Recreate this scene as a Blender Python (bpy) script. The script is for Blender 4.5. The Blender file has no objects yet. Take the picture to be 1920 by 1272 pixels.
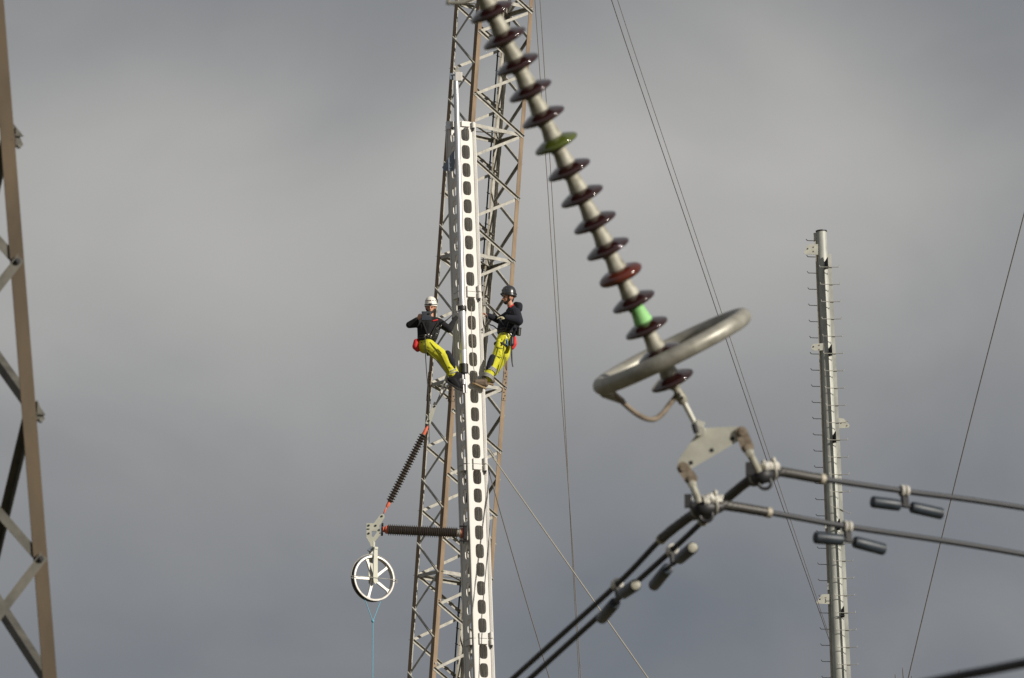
import bpy, bmesh, math, random
from mathutils import Vector, Matrix, Quaternion
random.seed(7)
SC = bpy.context.scene
COL = SC.collection
V = Vector
R = math.radians

# ------------------------------------------------------------------ camera
F = 12600.0                       # focal length in pixels of a 1920 wide picture
PITCH = R(13.0)
CAM = V((0, 0, 1.7))
FWD = V((0, math.cos(PITCH), math.sin(PITCH)))
UP = V((0, -math.sin(PITCH), math.cos(PITCH)))
cd = bpy.data.cameras.new('camera')
cd.sensor_fit = 'HORIZONTAL'; cd.sensor_width = 36.0
cd.lens = F / 1920 * 36
cd.clip_start = 0.5; cd.clip_end = 6000
cd.dof.use_dof = True
cd.dof.focus_distance = 120.0
cd.dof.aperture_fstop = cd.lens / 30.0
cam = bpy.data.objects.new('camera', cd); COL.objects.link(cam)
cam.location = CAM; cam.rotation_euler = (R(90) + PITCH, 0, 0)
SC.camera = cam

def atd(px, py, t):
    return CAM + (FWD + V((1, 0, 0)) * ((px - 960) / F) + UP * ((636 - py) / F)) * t
def at(px, py, Y):
    d = FWD + V((1, 0, 0)) * ((px - 960) / F) + UP * ((636 - py) / F)
    return CAM + d * (Y / d.y)

# ------------------------------------------------------------------ light
SUN_AZ, SUN_EL = R(54), R(23)     # azimuth to the right of straight behind the camera
SUN_DIR = V((math.sin(SUN_AZ) * math.cos(SUN_EL), -math.cos(SUN_AZ) * math.cos(SUN_EL), math.sin(SUN_EL)))
sl = bpy.data.lights.new('sun', 'SUN'); sl.energy = 4.6; sl.angle = R(0.6); sl.color = (1.0, 0.93, 0.82)
so = bpy.data.objects.new('sun', sl); COL.objects.link(so)
so.rotation_euler = SUN_DIR.to_track_quat('Z', 'Y').to_euler(); so.location = (60, -60, 80)

W = bpy.data.worlds.new('World'); SC.world = W; W.use_nodes = True
nt = W.node_tree; N = nt.nodes; L = nt.links
for n in list(N): N.remove(n)
def wn(t, **k):
    n = N.new(t)
    for a, b in k.items(): setattr(n, a, b)
    return n
sky = wn('ShaderNodeTexSky'); sky.sky_type = 'NISHITA'; sky.sun_disc = False
sky.sun_elevation = SUN_EL; sky.sun_rotation = R(180) - SUN_AZ
tc = wn('ShaderNodeTexCoord')
def lobe(px, py, rad, zsq=1.0):
    c = (atd(px, py, 1.0) - CAM).normalized()
    vm = wn('ShaderNodeVectorMath', operation='MULTIPLY'); vm.inputs[1].default_value = (1, 1, zsq)
    L.new(tc.outputs['Generated'], vm.inputs[0])
    ds = wn('ShaderNodeVectorMath', operation='DISTANCE'); ds.inputs[1].default_value = (c.x, c.y, c.z * zsq)
    L.new(vm.outputs[0], ds.inputs[0])
    mr = wn('ShaderNodeMapRange', interpolation_type='SMOOTHERSTEP')
    mr.inputs[1].default_value = 0; mr.inputs[2].default_value = rad
    mr.inputs[3].default_value = 1; mr.inputs[4].default_value = 0
    L.new(ds.outputs['Value'], mr.inputs[0])
    return mr.outputs[0]
def madd(a, b, ka=1.0, kb=1.0):
    m1 = wn('ShaderNodeMath', operation='MULTIPLY_ADD')
    L.new(b, m1.inputs[0]); m1.inputs[1].default_value = kb; L.new(a, m1.inputs[2])
    return m1.outputs[0]
nz = wn('ShaderNodeTexNoise'); nz.inputs['Scale'].default_value = 17; nz.inputs['Distortion'].default_value = 0.6; nz.inputs['Detail'].default_value = 5
nz.inputs['Roughness'].default_value = 0.42
mpv = wn('ShaderNodeMapping'); mpv.inputs['Scale'].default_value = (1, 1, 1.5); mpv.inputs['Location'].default_value = (0.52, 0.3, 0.11); mpv.inputs['Rotation'].default_value = (0, 0.5, 0)
L.new(tc.outputs['Generated'], mpv.inputs[0]); L.new(mpv.outputs[0], nz.inputs['Vector'])
sep = wn('ShaderNodeSeparateXYZ'); L.new(tc.outputs['Generated'], sep.inputs[0])
def elev(lo, hi):
    m_ = wn('ShaderNodeMapRange', interpolation_type='SMOOTHSTEP')
    m_.inputs[1].default_value = math.sin(R(lo)); m_.inputs[2].default_value = math.sin(R(hi))
    m_.inputs[3].default_value = 0.0; m_.inputs[4].default_value = 1.0
    L.new(sep.outputs['Z'], m_.inputs[0]); return m_.outputs[0]
base = wn('ShaderNodeMath', operation='MULTIPLY_ADD'); base.inputs[1].default_value = 0.38; base.inputs[2].default_value = -0.015
L.new(elev(9.8, 14.6), base.inputs[0])
v = madd(base.outputs[0], nz.outputs['Fac'], 1, 0.52)
nz2 = wn('ShaderNodeTexNoise'); nz2.inputs['Scale'].default_value = 46; nz2.inputs['Detail'].default_value = 6; nz2.inputs['Distortion'].default_value = 0.4
L.new(mpv.outputs[0], nz2.inputs['Vector'])
v = madd(v, nz2.outputs['Fac'], 1, 0.08)
v = madd(v, elev(14.2, 16.2), 1, -0.20)
v = madd(v, lobe(380, 400, 0.060, 1.4), 1, 0.17)
v = madd(v, lobe(1270, 290, 0.062, 1.2), 1, 0.22)
v = madd(v, lobe(1000, 620, 0.075, 1.3), 1, 0.03)
v = madd(v, lobe(1900, 30, 0.045, 1.2), 1, -0.16)
v = madd(v, lobe(420, 800, 0.065, 1.6), 1, 0.09)
ramp = wn('ShaderNodeValToRGB')
e = ramp.color_ramp.elements
e[0].position = 0.15; e[0].color = (0.140, 0.158, 0.188, 1)
e[1].position = 1.0; e[1].color = (0.47, 0.46, 0.45, 1)
e2 = e.new(0.50); e2.color = (0.266, 0.269, 0.276, 1)
e3 = e.new(0.80); e3.color = (0.40, 0.395, 0.384, 1)
L.new(v, ramp.inputs[0])
bg1 = wn('ShaderNodeBackground'); bg1.inputs[1].default_value = 0.08
L.new(sky.outputs[0], bg1.inputs[0])
bg2 = wn('ShaderNodeBackground'); bg2.inputs[1].default_value = 1.0
L.new(ramp.outputs[0], bg2.inputs[0])
mix = wn('ShaderNodeMixShader'); mix.inputs[0].default_value = 0.96
L.new(bg1.outputs[0], mix.inputs[1]); L.new(bg2.outputs[0], mix.inputs[2])
wo = wn('ShaderNodeOutputWorld'); L.new(mix.outputs[0], wo.inputs[0])

SC.view_settings.view_transform = 'Standard'; SC.view_settings.look = 'None'
SC.view_settings.exposure = 0.0; SC.view_settings.gamma = 1.0

# ------------------------------------------------------------------ materials
def mat(name, col, rough=0.5, metal=0.0, var=0.15, scale=6.0, col2=None, bump=0.0, stretch=(1, 1, 1), coat=0.0, trans=0.0, ior=1.5, streak=0.0):
    m = bpy.data.materials.new(name); m.use_nodes = True
    n = m.node_tree.nodes; l = m.node_tree.links
    b = n['Principled BSDF']
    b.inputs['Roughness'].default_value = rough; b.inputs['Metallic'].default_value = metal
    b.inputs['Coat Weight'].default_value = coat; b.inputs['Transmission Weight'].default_value = trans
    b.inputs['IOR'].default_value = ior
    t = n.new('ShaderNodeTexCoord'); mp = n.new('ShaderNodeMapping'); mp.inputs['Scale'].default_value = stretch
    l.new(t.outputs['Object'], mp.inputs[0])
    oi = n.new('ShaderNodeObjectInfo'); cb = n.new('ShaderNodeVectorMath'); cb.operation = 'SCALE'; cb.inputs[0].default_value = (31, 17, 23); l.new(oi.outputs['Random'], cb.inputs['Scale']); l.new(cb.outputs[0], mp.inputs['Location'])
    no = n.new('ShaderNodeTexNoise'); no.inputs['Scale'].default_value = scale; no.inputs['Detail'].default_value = 6
    no.inputs['Roughness'].default_value = 0.62
    l.new(mp.outputs[0], no.inputs['Vector'])
    r = n.new('ShaderNodeValToRGB'); c = V(col)
    c2 = V(col2) if col2 else c * (1 + var)
    r.color_ramp.elements[0].position = 0.3; r.color_ramp.elements[1].position = 0.7
    r.color_ramp.elements[0].color = (*(c * (1 - var)), 1); r.color_ramp.elements[1].color = (*c2, 1)
    l.new(no.outputs['Fac'], r.inputs[0])
    l.new(r.outputs[0], b.inputs['Base Color'])
    mr = n.new('ShaderNodeMapRange'); mr.inputs[3].default_value = max(0.02, rough - 0.08); mr.inputs[4].default_value = min(1, rough + 0.1)
    l.new(no.outputs['Fac'], mr.inputs[0]); l.new(mr.outputs[0], b.inputs['Roughness'])
    if bump:
        bp = n.new('ShaderNodeBump'); bp.inputs['Strength'].default_value = bump; bp.inputs['Distance'].default_value = 0.01
        l.new(no.outputs['Fac'], bp.inputs['Height']); l.new(bp.outputs[0], b.inputs['Normal'])
    return m
M = {}
M['brown'] = mat('weathered_brown_steel', (0.20, 0.138, 0.086), 0.7, 0.0, 0.25, 5, (0.295, 0.215, 0.14), 0.15, (1, 1, 0.35))
M['galv'] = mat('galvanised_steel', (0.32, 0.31, 0.275), 0.55, 0.15, 0.2, 9, (0.46, 0.445, 0.40), 0.1)
M['brown_dimmed'] = mat('shade_dimmed_weathered_brown_steel', (0.070, 0.049, 0.028), 0.75, 0.0, 0.28, 3, (0.115, 0.083, 0.050), 0.15, (1, 1, 0.35))  # near tower's brown, lens vignetting and shade darkened into the colour
M['galv_dimmed'] = mat('shade_dimmed_galvanised_steel', (0.085, 0.081, 0.068), 0.65, 0.15, 0.25, 5, (0.145, 0.138, 0.116), 0.1)  # near tower's galvanised steel with the same vignetting and shade in its colour
M['galv_old'] = mat('dull_galvanised_steel', (0.33, 0.30, 0.235), 0.6, 0.2, 0.2, 7, (0.45, 0.415, 0.34), 0.1)
M['galv_pole'] = mat('pale_galvanised_pole', (0.38, 0.395, 0.37), 0.55, 0.15, 0.22, 4, (0.54, 0.55, 0.50), 0.1, (1, 1, 0.4))
M['alu'] = mat('bright_aluminium', (0.60, 0.585, 0.555), 0.5, 0.0, 0.10, 5, (0.68, 0.665, 0.635), 0.05, (1, 1, 0.25))
M['alu_tube'] = mat('polished_aluminium_tube', (0.60, 0.60, 0.61), 0.34, 0.6, 0.06, 4, None, 0.03, (1, 1, 0.2))
M['alu_wheel'] = mat('cast_aluminium', (0.54, 0.525, 0.50), 0.45, 0.3, 0.16, 14, None, 0.05)
M['dark'] = mat('dark_grey_metal', (0.022, 0.022, 0.025), 0.5, 0.1, 0.25, 10)  # base deepened so clamp parts carry their shadow sides in the colour
M['black'] = mat('black_rubber', (0.018, 0.017, 0.016), 0.45, 0.0, 0.3, 14)
M['polycore'] = mat('brown_grey_silicone_core', (0.17, 0.14, 0.115), 0.6, 0.0, 0.15, 20)
M['polymer'] = mat('dark_silicone_sheds', (0.055, 0.042, 0.035), 0.5, 0.0, 0.25, 10, (0.085, 0.068, 0.056))
M['orange'] = mat('orange_red_paint', (0.72, 0.16, 0.085), 0.5, 0.0, 0.12, 12)
M['greypaint'] = mat('pale_grey_steel_plate', (0.47, 0.47, 0.40), 0.55, 0.1, 0.08, 10)
M['bluegrey'] = mat('blue_grey_paint', (0.20, 0.24, 0.30), 0.45, 0.1, 0.1, 8)
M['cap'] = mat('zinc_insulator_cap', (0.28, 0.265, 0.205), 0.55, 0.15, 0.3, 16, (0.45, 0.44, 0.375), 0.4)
M['capgreen'] = mat('green_painted_cap', (0.24, 0.60, 0.19), 0.6, 0.0, 0.22, 14, (0.36, 0.72, 0.30), 0.3)
M['glass'] = mat('brown_toughened_glass', (0.030, 0.0095, 0.009), 0.06, 0.0, 0.15, 5, None, 0, coat=1.0, trans=0.12)
M['glass_green'] = mat('green_toughened_glass', (0.10, 0.125, 0.018), 0.08, 0.0, 0.15, 5, None, 0, coat=0.8, trans=0.25)
M['glass_red'] = mat('red_brown_porcelain', (0.095, 0.018, 0.009), 0.09, 0.0, 0.2, 6, None, 0, coat=0.7)
M['ring'] = mat('dull_ring_tube', (0.29, 0.28, 0.24), 0.45, 0.3, 0.22, 9, (0.40, 0.39, 0.34), 0.1)
M['rust'] = mat('rusty_brown_steel', (0.17, 0.125, 0.085), 0.7, 0.1, 0.35, 22, (0.31, 0.26, 0.20), 0.3)
M['yoke'] = mat('pale_zinc_plate', (0.50, 0.50, 0.44), 0.5, 0.25, 0.13, 8, None, 0.1)
M['cable'] = mat('weathered_aluminium_conductor', (0.040, 0.042, 0.048), 0.55, 0.25, 0.15, 20)
M['rods'] = mat('armour_rod_aluminium', (0.058, 0.056, 0.053), 0.48, 0.3, 0.15, 20)
M['damper'] = mat('blue_grey_damper_iron', (0.030, 0.039, 0.052), 0.45, 0.15, 0.2, 12)
M['silver'] = mat('shiny_aluminium_sheet', (0.62, 0.60, 0.55), 0.35, 0.25, 0.15, 24)
M['wire'] = mat('thin_steel_wire', (0.105, 0.092, 0.078), 0.6, 0.2, 0.15, 8)
M['wirepale'] = mat('dull_steel_wire', (0.18, 0.16, 0.135), 0.6, 0.1, 0.15, 8)
M['rope'] = mat('pale_rope', (0.38, 0.35, 0.29), 0.8, 0.0, 0.15, 60)
M['ropedark'] = mat('dark_climbing_rope', (0.05, 0.05, 0.052), 0.8, 0.0, 0.2, 60)
M['bluerope'] = mat('light_blue_rope', (0.13, 0.36, 0.48), 0.7, 0.0, 0.12, 60)
M['yellow'] = mat('hi_vis_yellow_cloth', (0.57, 0.56, 0.028), 0.85, 0.0, 0.16, 14, None, 0.9)
M['seam'] = mat('dark_olive_seam', (0.16, 0.16, 0.02), 0.85, 0.0, 0.15, 20)
M['reflect'] = mat('grey_reflective_band', (0.34, 0.34, 0.32), 0.6, 0.0, 0.1, 20)
M['jacket'] = mat('dark_navy_jacket', (0.008, 0.010, 0.018), 0.9, 0.0, 0.3, 14, None, 0.5)
M['jacketblack'] = mat('black_softshell', (0.008, 0.008, 0.010), 0.9, 0.0, 0.3, 14, None, 0.5)
M['skin'] = mat('skin', (0.50, 0.245, 0.155), 0.55, 0.0, 0.1, 18)
M['hair'] = mat('dark_hair', (0.025, 0.017, 0.012), 0.8, 0.0, 0.2, 60)
M['whitehelmet'] = mat('white_helmet_shell', (0.80, 0.77, 0.70), 0.35, 0.0, 0.05, 10, coat=0.3)
M['blackhelmet'] = mat('black_helmet_shell', (0.028, 0.03, 0.035), 0.3, 0.0, 0.1, 10, coat=0.3)
M['red'] = mat('red_pouch_cloth', (0.62, 0.025, 0.025), 0.7, 0.0, 0.12, 20, None, 0.3)
M['glove'] = mat('pale_leather_glove', (0.55, 0.50, 0.33), 0.8, 0.0, 0.12, 30)
M['boot'] = mat('brown_leather_boot', (0.13, 0.095, 0.065), 0.7, 0.0, 0.2, 25, None, 0.3)
M['sole'] = mat('tan_rubber_sole', (0.28, 0.20, 0.11), 0.8, 0.0, 0.15, 25)
M['screen'] = mat('dark_grey_device', (0.030, 0.036, 0.046), 0.6, 0.0, 0.1, 8)
M['tool'] = mat('steel_tools', (0.32, 0.31, 0.29), 0.35, 0.7, 0.1, 20)
M['toolblue'] = mat('blue_tool_handle', (0.03, 0.16, 0.42), 0.5, 0.0, 0.1, 20)
M['bark'] = mat('twig_bark', (0.10, 0.085, 0.06), 0.85, 0.0, 0.2, 14)
M['ground'] = mat('dry_meadow_ground', (0.085, 0.075, 0.042), 0.95, 0.0, 0.4, 0.25, (0.14, 0.12, 0.065), 0.3)
M['concrete'] = mat('concrete', (0.34, 0.33, 0.31), 0.85, 0.0, 0.12, 5)

# ------------------------------------------------------------------ mesh helpers
def frame(d):
    d = d.normalized()
    a = V((0, 0, 1)) if abs(d.z) < 0.9 else V((1, 0, 0))
    x = d.cross(a).normalized(); y = x.cross(d).normalized()
    return x, y, d
def NB(): return bmesh.new()
def loft(bm, rings, cap0=True, cap1=True, closed=True):
    vs = [[bm.verts.new(p) for p in r] for r in rings]
    n = len(vs[0])
    for a, b in zip(vs, vs[1:]):
        for i in range(n if closed else n - 1):
            j = (i + 1) % n
            try: bm.faces.new((a[i], a[j], b[j], b[i]))
            except ValueError: pass
    if cap0: bm.faces.new(list(reversed(vs[0])))
    if cap1: bm.faces.new(vs[-1])
    return vs
def circ(c, x, y, r, n, ph=0.0):
    return [c + x * (r * math.cos(2 * math.pi * i / n + ph)) + y * (r * math.sin(2 * math.pi * i / n + ph)) for i in range(n)]
def tube(bm, p0, p1, r0, r1=None, n=12):
    r1 = r0 if r1 is None else r1
    x, y, d = frame(p1 - p0)
    loft(bm, [circ(p0, x, y, r0, n), circ(p1, x, y, r1, n)])
def sweep(bm, pts, r, n=8, lobes=0, amp=0.0, pitch=0.2, closed=False):
    rr = r if isinstance(r, (list, tuple)) else [r] * len(pts)
    d0 = (pts[1] - pts[0]).normalized()
    x, y, _ = frame(d0)
    rings = []; s = 0; prev = d0
    for i, p in enumerate(pts):
        if i == 0: d = d0
        elif i == len(pts) - 1: d = (pts[i] - pts[i - 1]).normalized()
        else: d = ((pts[i + 1] - pts[i]).normalized() + (pts[i] - pts[i - 1]).normalized()).normalized()
        q = prev.rotation_difference(d); x = q @ x; y = q @ y; prev = d
        if i: s += (pts[i] - pts[i - 1]).length
        if lobes:
            tw = 2 * math.pi * s / pitch
            rings.append([p + x * (math.cos(a) * (rr[i] + amp * math.cos(lobes * (a - tw)))) + y * (math.sin(a) * (rr[i] + amp * math.cos(lobes * (a - tw)))) for a in [2 * math.pi * k / n for k in range(n)]])
        else:
            rings.append(circ(p, x, y, rr[i], n))
    if closed:
        vs = loft(bm, rings, False, False)
        a, b = vs[-1], vs[0]
        best = min(range(n), key=lambda k: (a[0].co - b[k].co).length)
        for i in range(n):
            bm.faces.new((a[i], a[(i + 1) % n], b[(i + 1 + best) % n], b[(i + best) % n]))
    else: loft(bm, rings)
def lathe(bm, prof, o, axis, n=24, sx=1.0):
    x, y, d = frame(axis)
    rings = [circ(o + d * h, x, y, max(r, 1e-4), n) for r, h in prof]
    loft(bm, rings)
def box(bm, c, ax, ay, az):
    rings = [[c + ax * a + ay * b + az * s for a, b in ((-1, -1), (1, -1), (1, 1), (-1, 1))] for s in (-1, 1)]
    loft(bm, rings)
def boxw(bm, c, hx, hy, hz): box(bm, c, V((hx, 0, 0)), V((0, hy, 0)), V((0, 0, hz)))
def bbox_bevel(bm, off=0.01, seg=2):
    bmesh.ops.bevel(bm, geom=list(bm.edges), offset=off, segments=seg, affect='EDGES', profile=0.6)
def prism(bm, poly, thick, holes=()):
    """poly: 3D points of one outline; thick: vector"""
    a = [bm.verts.new(p) for p in poly]; b = [bm.verts.new(p + thick) for p in poly]
    n = len(poly)
    for i in range(n): bm.faces.new((a[i], a[(i + 1) % n], b[(i + 1) % n], b[i]))
    fa = bm.faces.new(list(reversed(a))); fb = bm.faces.new(b)
    bmesh.ops.triangulate(bm, faces=[fa, fb])
def lbar(bm, p0, p1, n1, n2, w1, w2, t):
    pr = [(0, 0), (w1, 0), (w1, t), (t, t), (t, w2), (0, w2)]
    loft(bm, [[p + n1 * a + n2 * b for a, b in pr] for p in (p0, p1)])
def ball(bm, c, r, seg=12, rings=8, sx=V((1, 0, 0)), sy=V((0, 1, 0)), sz=V((0, 0, 1))):
    rg = []
    for i in range(rings + 1):
        th = math.pi * i / rings
        rr = max(math.sin(th), 1e-3)
        rg.append([c + sx * (r * rr * math.cos(2 * math.pi * k / seg)) + sy * (r * rr * math.sin(2 * math.pi * k / seg)) + sz * (-r * math.cos(th)) for k in range(seg)])
    loft(bm, rg)
def cap(bm, p0, p1, r0, r1, n=12):
    d = p1 - p0; x, y, d = frame(d)
    rg = []
    for i in range(0, 5):
        a = math.pi / 2 * i / 4
        rg.append(circ(p0 - d * (r0 * math.cos(a)), x, y, max(r0 * math.sin(a), 1e-3), n))
    for i in range(0, 5):
        a = math.pi / 2 * i / 4
        rg.append(circ(p1 + d * (r1 * math.sin(a)), x, y, max(r1 * math.cos(a), 1e-3), n))
    loft(bm, rg)

WORLD = {}
def wmat(o): return WORLD.get(o.name, Matrix.Identity(4))
def finish(me, ang=35):
    for p in me.polygons: p.use_smooth = True
    me.set_sharp_from_angle(angle=R(ang))
def obj(name, bm, material, parent=None, label=None, local=False, ang=35, recalc=True):
    if recalc: bmesh.ops.recalc_face_normals(bm, faces=list(bm.faces))
    if parent is not None and not local:
        bm.transform(wmat(parent).inverted())
    me = bpy.data.meshes.new(name); bm.to_mesh(me); bm.free()
    finish(me, ang)
    if material: me.materials.append(M[material] if isinstance(material, str) else material)
    o = bpy.data.objects.new(name, me); COL.objects.link(o)
    if parent is not None: o.parent = parent
    WORLD[o.name] = wmat(parent).copy() if parent is not None else Matrix.Identity(4)
    if label: o['label'] = label
    return o
def tag(o, label, cat, group=None):
    o['label'] = label; o['category'] = cat
    if group: o['group'] = group
    return o
def thing(name, loc, label, cat, group=None, rot=None):
    o = bpy.data.objects.new(name, None); COL.objects.link(o)
    o.empty_display_size = 0.2
    m = Matrix.Translation(loc)
    if rot is not None: m = m @ rot.to_4x4()
    o.matrix_world = m; o.location = loc
    if rot is not None: o.rotation_euler = rot.to_euler()
    WORLD[o.name] = m
    return tag(o, label, cat, group)
def solo(name, bm, material, origin, label, cat, group=None):
    """a top-level thing that is one mesh, its origin at the given point"""
    bm.transform(Matrix.Translation(-origin))
    o = obj(name, bm, material, None, local=True); o.location = origin
    WORLD[o.name] = Matrix.Translation(origin)
    return tag(o, label, cat, group)
def share(name, src, parent, mtx, material=None):
    """a copy of mesh data as another part, placed by a matrix local to its parent"""
    o = bpy.data.objects.new(name, src.data); COL.objects.link(o); o.parent = parent
    o.matrix_local = mtx
    return o
def qb(p0, p1, p2, n=12):
    return [p0 * (1 - t) ** 2 + p1 * (2 * t * (1 - t)) + p2 * t * t for t in [i / n for i in range(n + 1)]]
def through(p0, pm, p2, n=24):
    return qb(p0, pm * 2 - (p0 + p2) * 0.5, p2, n)
def catmull(ps, n=6):
    out = []
    for i in range(len(ps) - 1):
        a = ps[max(i - 1, 0)]; b = ps[i]; c = ps[i + 1]; d = ps[min(i + 2, len(ps) - 1)]
        for k in range(n):
            t = k / n
            out.append(0.5 * ((2 * b) + (c - a) * t + (2 * a - 5 * b + 4 * c - d) * t * t + (3 * b - a - 3 * c + d) * t ** 3))
    out.append(ps[-1]); return out
def bolt(bm, p, d, r=0.014, h=0.014):
    x, y, d = frame(d)
    loft(bm, [circ(p - d * 0.004, x, y, r, 6), circ(p + d * h, x, y, r, 6)])

# ------------------------------------------------------------------ ground
bm = NB()
n = 40; S = 3000
for i in range(n):
    for j in range(n):
        pass
vs = [[bm.verts.new((-S + 2 * S * i / n, -S + 2 * S * j / n, 0)) for j in range(n + 1)] for i in range(n + 1)]
for i in range(n):
    for j in range(n): bm.faces.new((vs[i][j], vs[i + 1][j], vs[i + 1][j + 1], vs[i][j + 1]))
g = obj('ground', bm, 'ground'); g['kind'] = 'structure'

# ------------------------------------------------------------------ lattice towers
class Tower:
    def __init__(s, lines, Ys, name, label, cat='tower'):
        """lines: leg -> (x at py 0, x at py 1272)"""
        s.P = {}
        for k in lines:
            a = at(lines[k][0], 0, Ys[k]); b = at(lines[k][1], 1272, Ys[k]); s.P[k] = (a, b)
        base = sum((s.pz(k, 0.0) for k in s.P), V((0, 0, 0))) / 4
        s.base = base
        s.t = thing(name, V((base.x, base.y, 0)), label, cat)
        s.Ys = Ys; s.lines = lines
    def pz(s, k, z):
        a, b = s.P[k]; f = (z - b.z) / (a.z - b.z)
        return b + (a - b) * f
    def zof(s, k, py):
        x0, x1 = s.lines[k]
        return at(x0 + (x1 - x0) * py / 1272, py, s.Ys[k]).z
    def hdir(s, a, b):
        d = s.pz(b, 30) - s.pz(a, 30); d.z = 0; return d.normalized()
    def leg(s, k, n1, n2, w, t, z0, z1, m='brown', inner='galv'):
        bm = NB(); lbar(bm, s.pz(k, z0), s.pz(k, z1), n1, n2, w, w, t)
        bm.normal_update()
        bmesh.ops.recalc_face_normals(bm, faces=list(bm.faces))
        ctr = sum((s.pz(q, 30) for q in s.P), V((0, 0, 0))) / 4 - s.pz(k, 30)
        for fc in bm.faces:
            if fc.normal.dot(n1 + n2) > .2: fc.material_index = 1
        o = obj('leg', bm, m, s.t); o.data.materials.append(M[inner]); return o
    def out(s, a, b):
        d = s.hdir(a, b); nn = V((d.y, -d.x, 0))
        c = sum((s.pz(k, 30) for k in s.P), V((0, 0, 0))) / 4
        return nn if nn.dot(s.pz(a, 30) - c) > 0 else -nn
    def brace(s, a, za, b, zb, off, w, t, m, outer, inset=0.045, name='brace', thick=0.0):
        h = s.hdir(a, b); o = s.out(a, b)
        p0 = s.pz(a, za) + h * inset; p1 = s.pz(b, zb) - h * inset
        d = (p1 - p0).normalized()
        p0 = p0 - d * 0.03; p1 = p1 + d * 0.03
        perp = o.cross(d).normalized()
        if perp.z > 0: perp = -perp          # pointing down
        bm = NB()
        if outer:
            q = o * (off + 0.002) - perp * (w / 2)
            lbar(bm, p0 + q, p1 + q, perp, o, w, w * 0.8, t)
        else:
            q = -o * (0.012 + 0.004) - perp * (w / 2)
            lbar(bm, p0 + q, p1 + q, perp, -o, w, w * 0.8, t)
        br = obj(name, bm, m, s.t)
        return br
    def zig(s, a, b, za, P, zlo, zhi, w=0.05, t=0.006, m='galv', flip=False):
        k0 = math.floor((zlo - za) / P); k1 = math.ceil((zhi - za) / P)
        for k in range(k0, k1 + 1):
            z = za + k * P
            # a node at z on leg a, neighbours on leg b at z +/- P/2
            s.brace(a, z, b, z - P / 2, 0.0, w, t, m, not flip)
            s.brace(a, z, b, z + P / 2, 0.0, w, t, m, flip)
    def lower(s, P, z0, z1, pairs, w, t, m, name='lower_bracing'):
        bm = NB()
        for a, b in pairs:
            h = s.hdir(a, b); o = s.out(a, b); z = z1
            while z > z0 + P:
                for za, zb in ((z, z - P / 2), (z - P, z - P / 2)):
                    p0 = s.pz(a, za) + h * 0.045; p1 = s.pz(b, zb) - h * 0.045
                    d = (p1 - p0).normalized(); perp = o.cross(d).normalized()
                    lbar(bm, p0, p1, perp, -o, w, w, t)
                z -= P
        ob = obj(name, bm, m, s.t); ob['kind'] = 'stuff'

K = 0.0705
TY = 125.0
tl = Tower({'L': (853.1, 853.1 - K * 1272), 'F': (899.7, 899.7 - K * 1272), 'R': (1000.5, 1000.5 - K * 1272), 'B': (953.9, 953.9 - K * 1272)},
           {'L': TY, 'F': TY - .553, 'B': TY + .885, 'R': TY + .332}, 'lattice_tower',
           'tall leaning lattice tower with four brown legs right behind the white mast')
u = tl.hdir('L', 'F'); v_ = tl.hdir('L', 'B')
ztop = tl.zof('L', 0) + 3.0
tl.leg('L', u, v_, .095, .009, 0, ztop)
tl.leg('F', -u, v_, .095, .009, 0, ztop)
tl.leg('R', -u, -v_, .095, .009, 0, ztop)
tl.leg('B', u, -v_, .095, .009, 0, ztop)
PZ = (tl.zof('L', 73) - tl.zof('L', 73 + 118.6 * 8)) / 8
zlo, zhi = tl.zof('L', 1330), tl.zof('L', -60)
tl.zig('L', 'F', tl.zof('L', 73), PZ, zlo, zhi, flip=False)
tl.zig('L', 'B', tl.zof('L', 12), PZ, zlo, zhi, w=.055, flip=True)
tl.zig('F', 'R', tl.zof('F', 176), PZ, zlo, zhi, w=.055, flip=False)
tl.zig('R', 'B', tl.zof('R', 74), PZ, zlo, zhi, flip=True)
tl.lower(PZ, 0.5, zlo - PZ * 1.2, (('L', 'F'), ('L', 'B'), ('F', 'R'), ('R', 'B')), .055, .006, 'galv')
for py in (4, 243, 481, 720, 1078):
    z = tl.zof('L', py)
    for a, b in (('L', 'F'), ('L', 'B'), ('F', 'R'), ('R', 'B')):
        h = tl.hdir(a, b); o = tl.out(a, b); bm = NB()
        p0 = tl.pz(a, z) + h * .02 - o * .014; p1 = tl.pz(b, z) - h * .02 - o * .014
        lbar(bm, p0, p1, V((0, 0, -1)), -o, .07, .07, .007)
        obj('horizontal_strut', bm, 'galv', tl.t)
    for a, b in (('L', 'R'), ('F', 'B')):
        p0 = tl.pz(a, z); p1 = tl.pz(b, z); h = (p1 - p0).normalized(); bm = NB()
        s = h.cross(V((0, 0, 1))).normalized(); dz = V((0, 0, -.012 if a == 'L' else -.024))
        lbar(bm, p0 + h * .03 + dz, p1 - h * .03 + dz, s, V((0, 0, -1)), .05, .008, .006)
        obj('plan_brace', bm, 'galv', tl.t)
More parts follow.
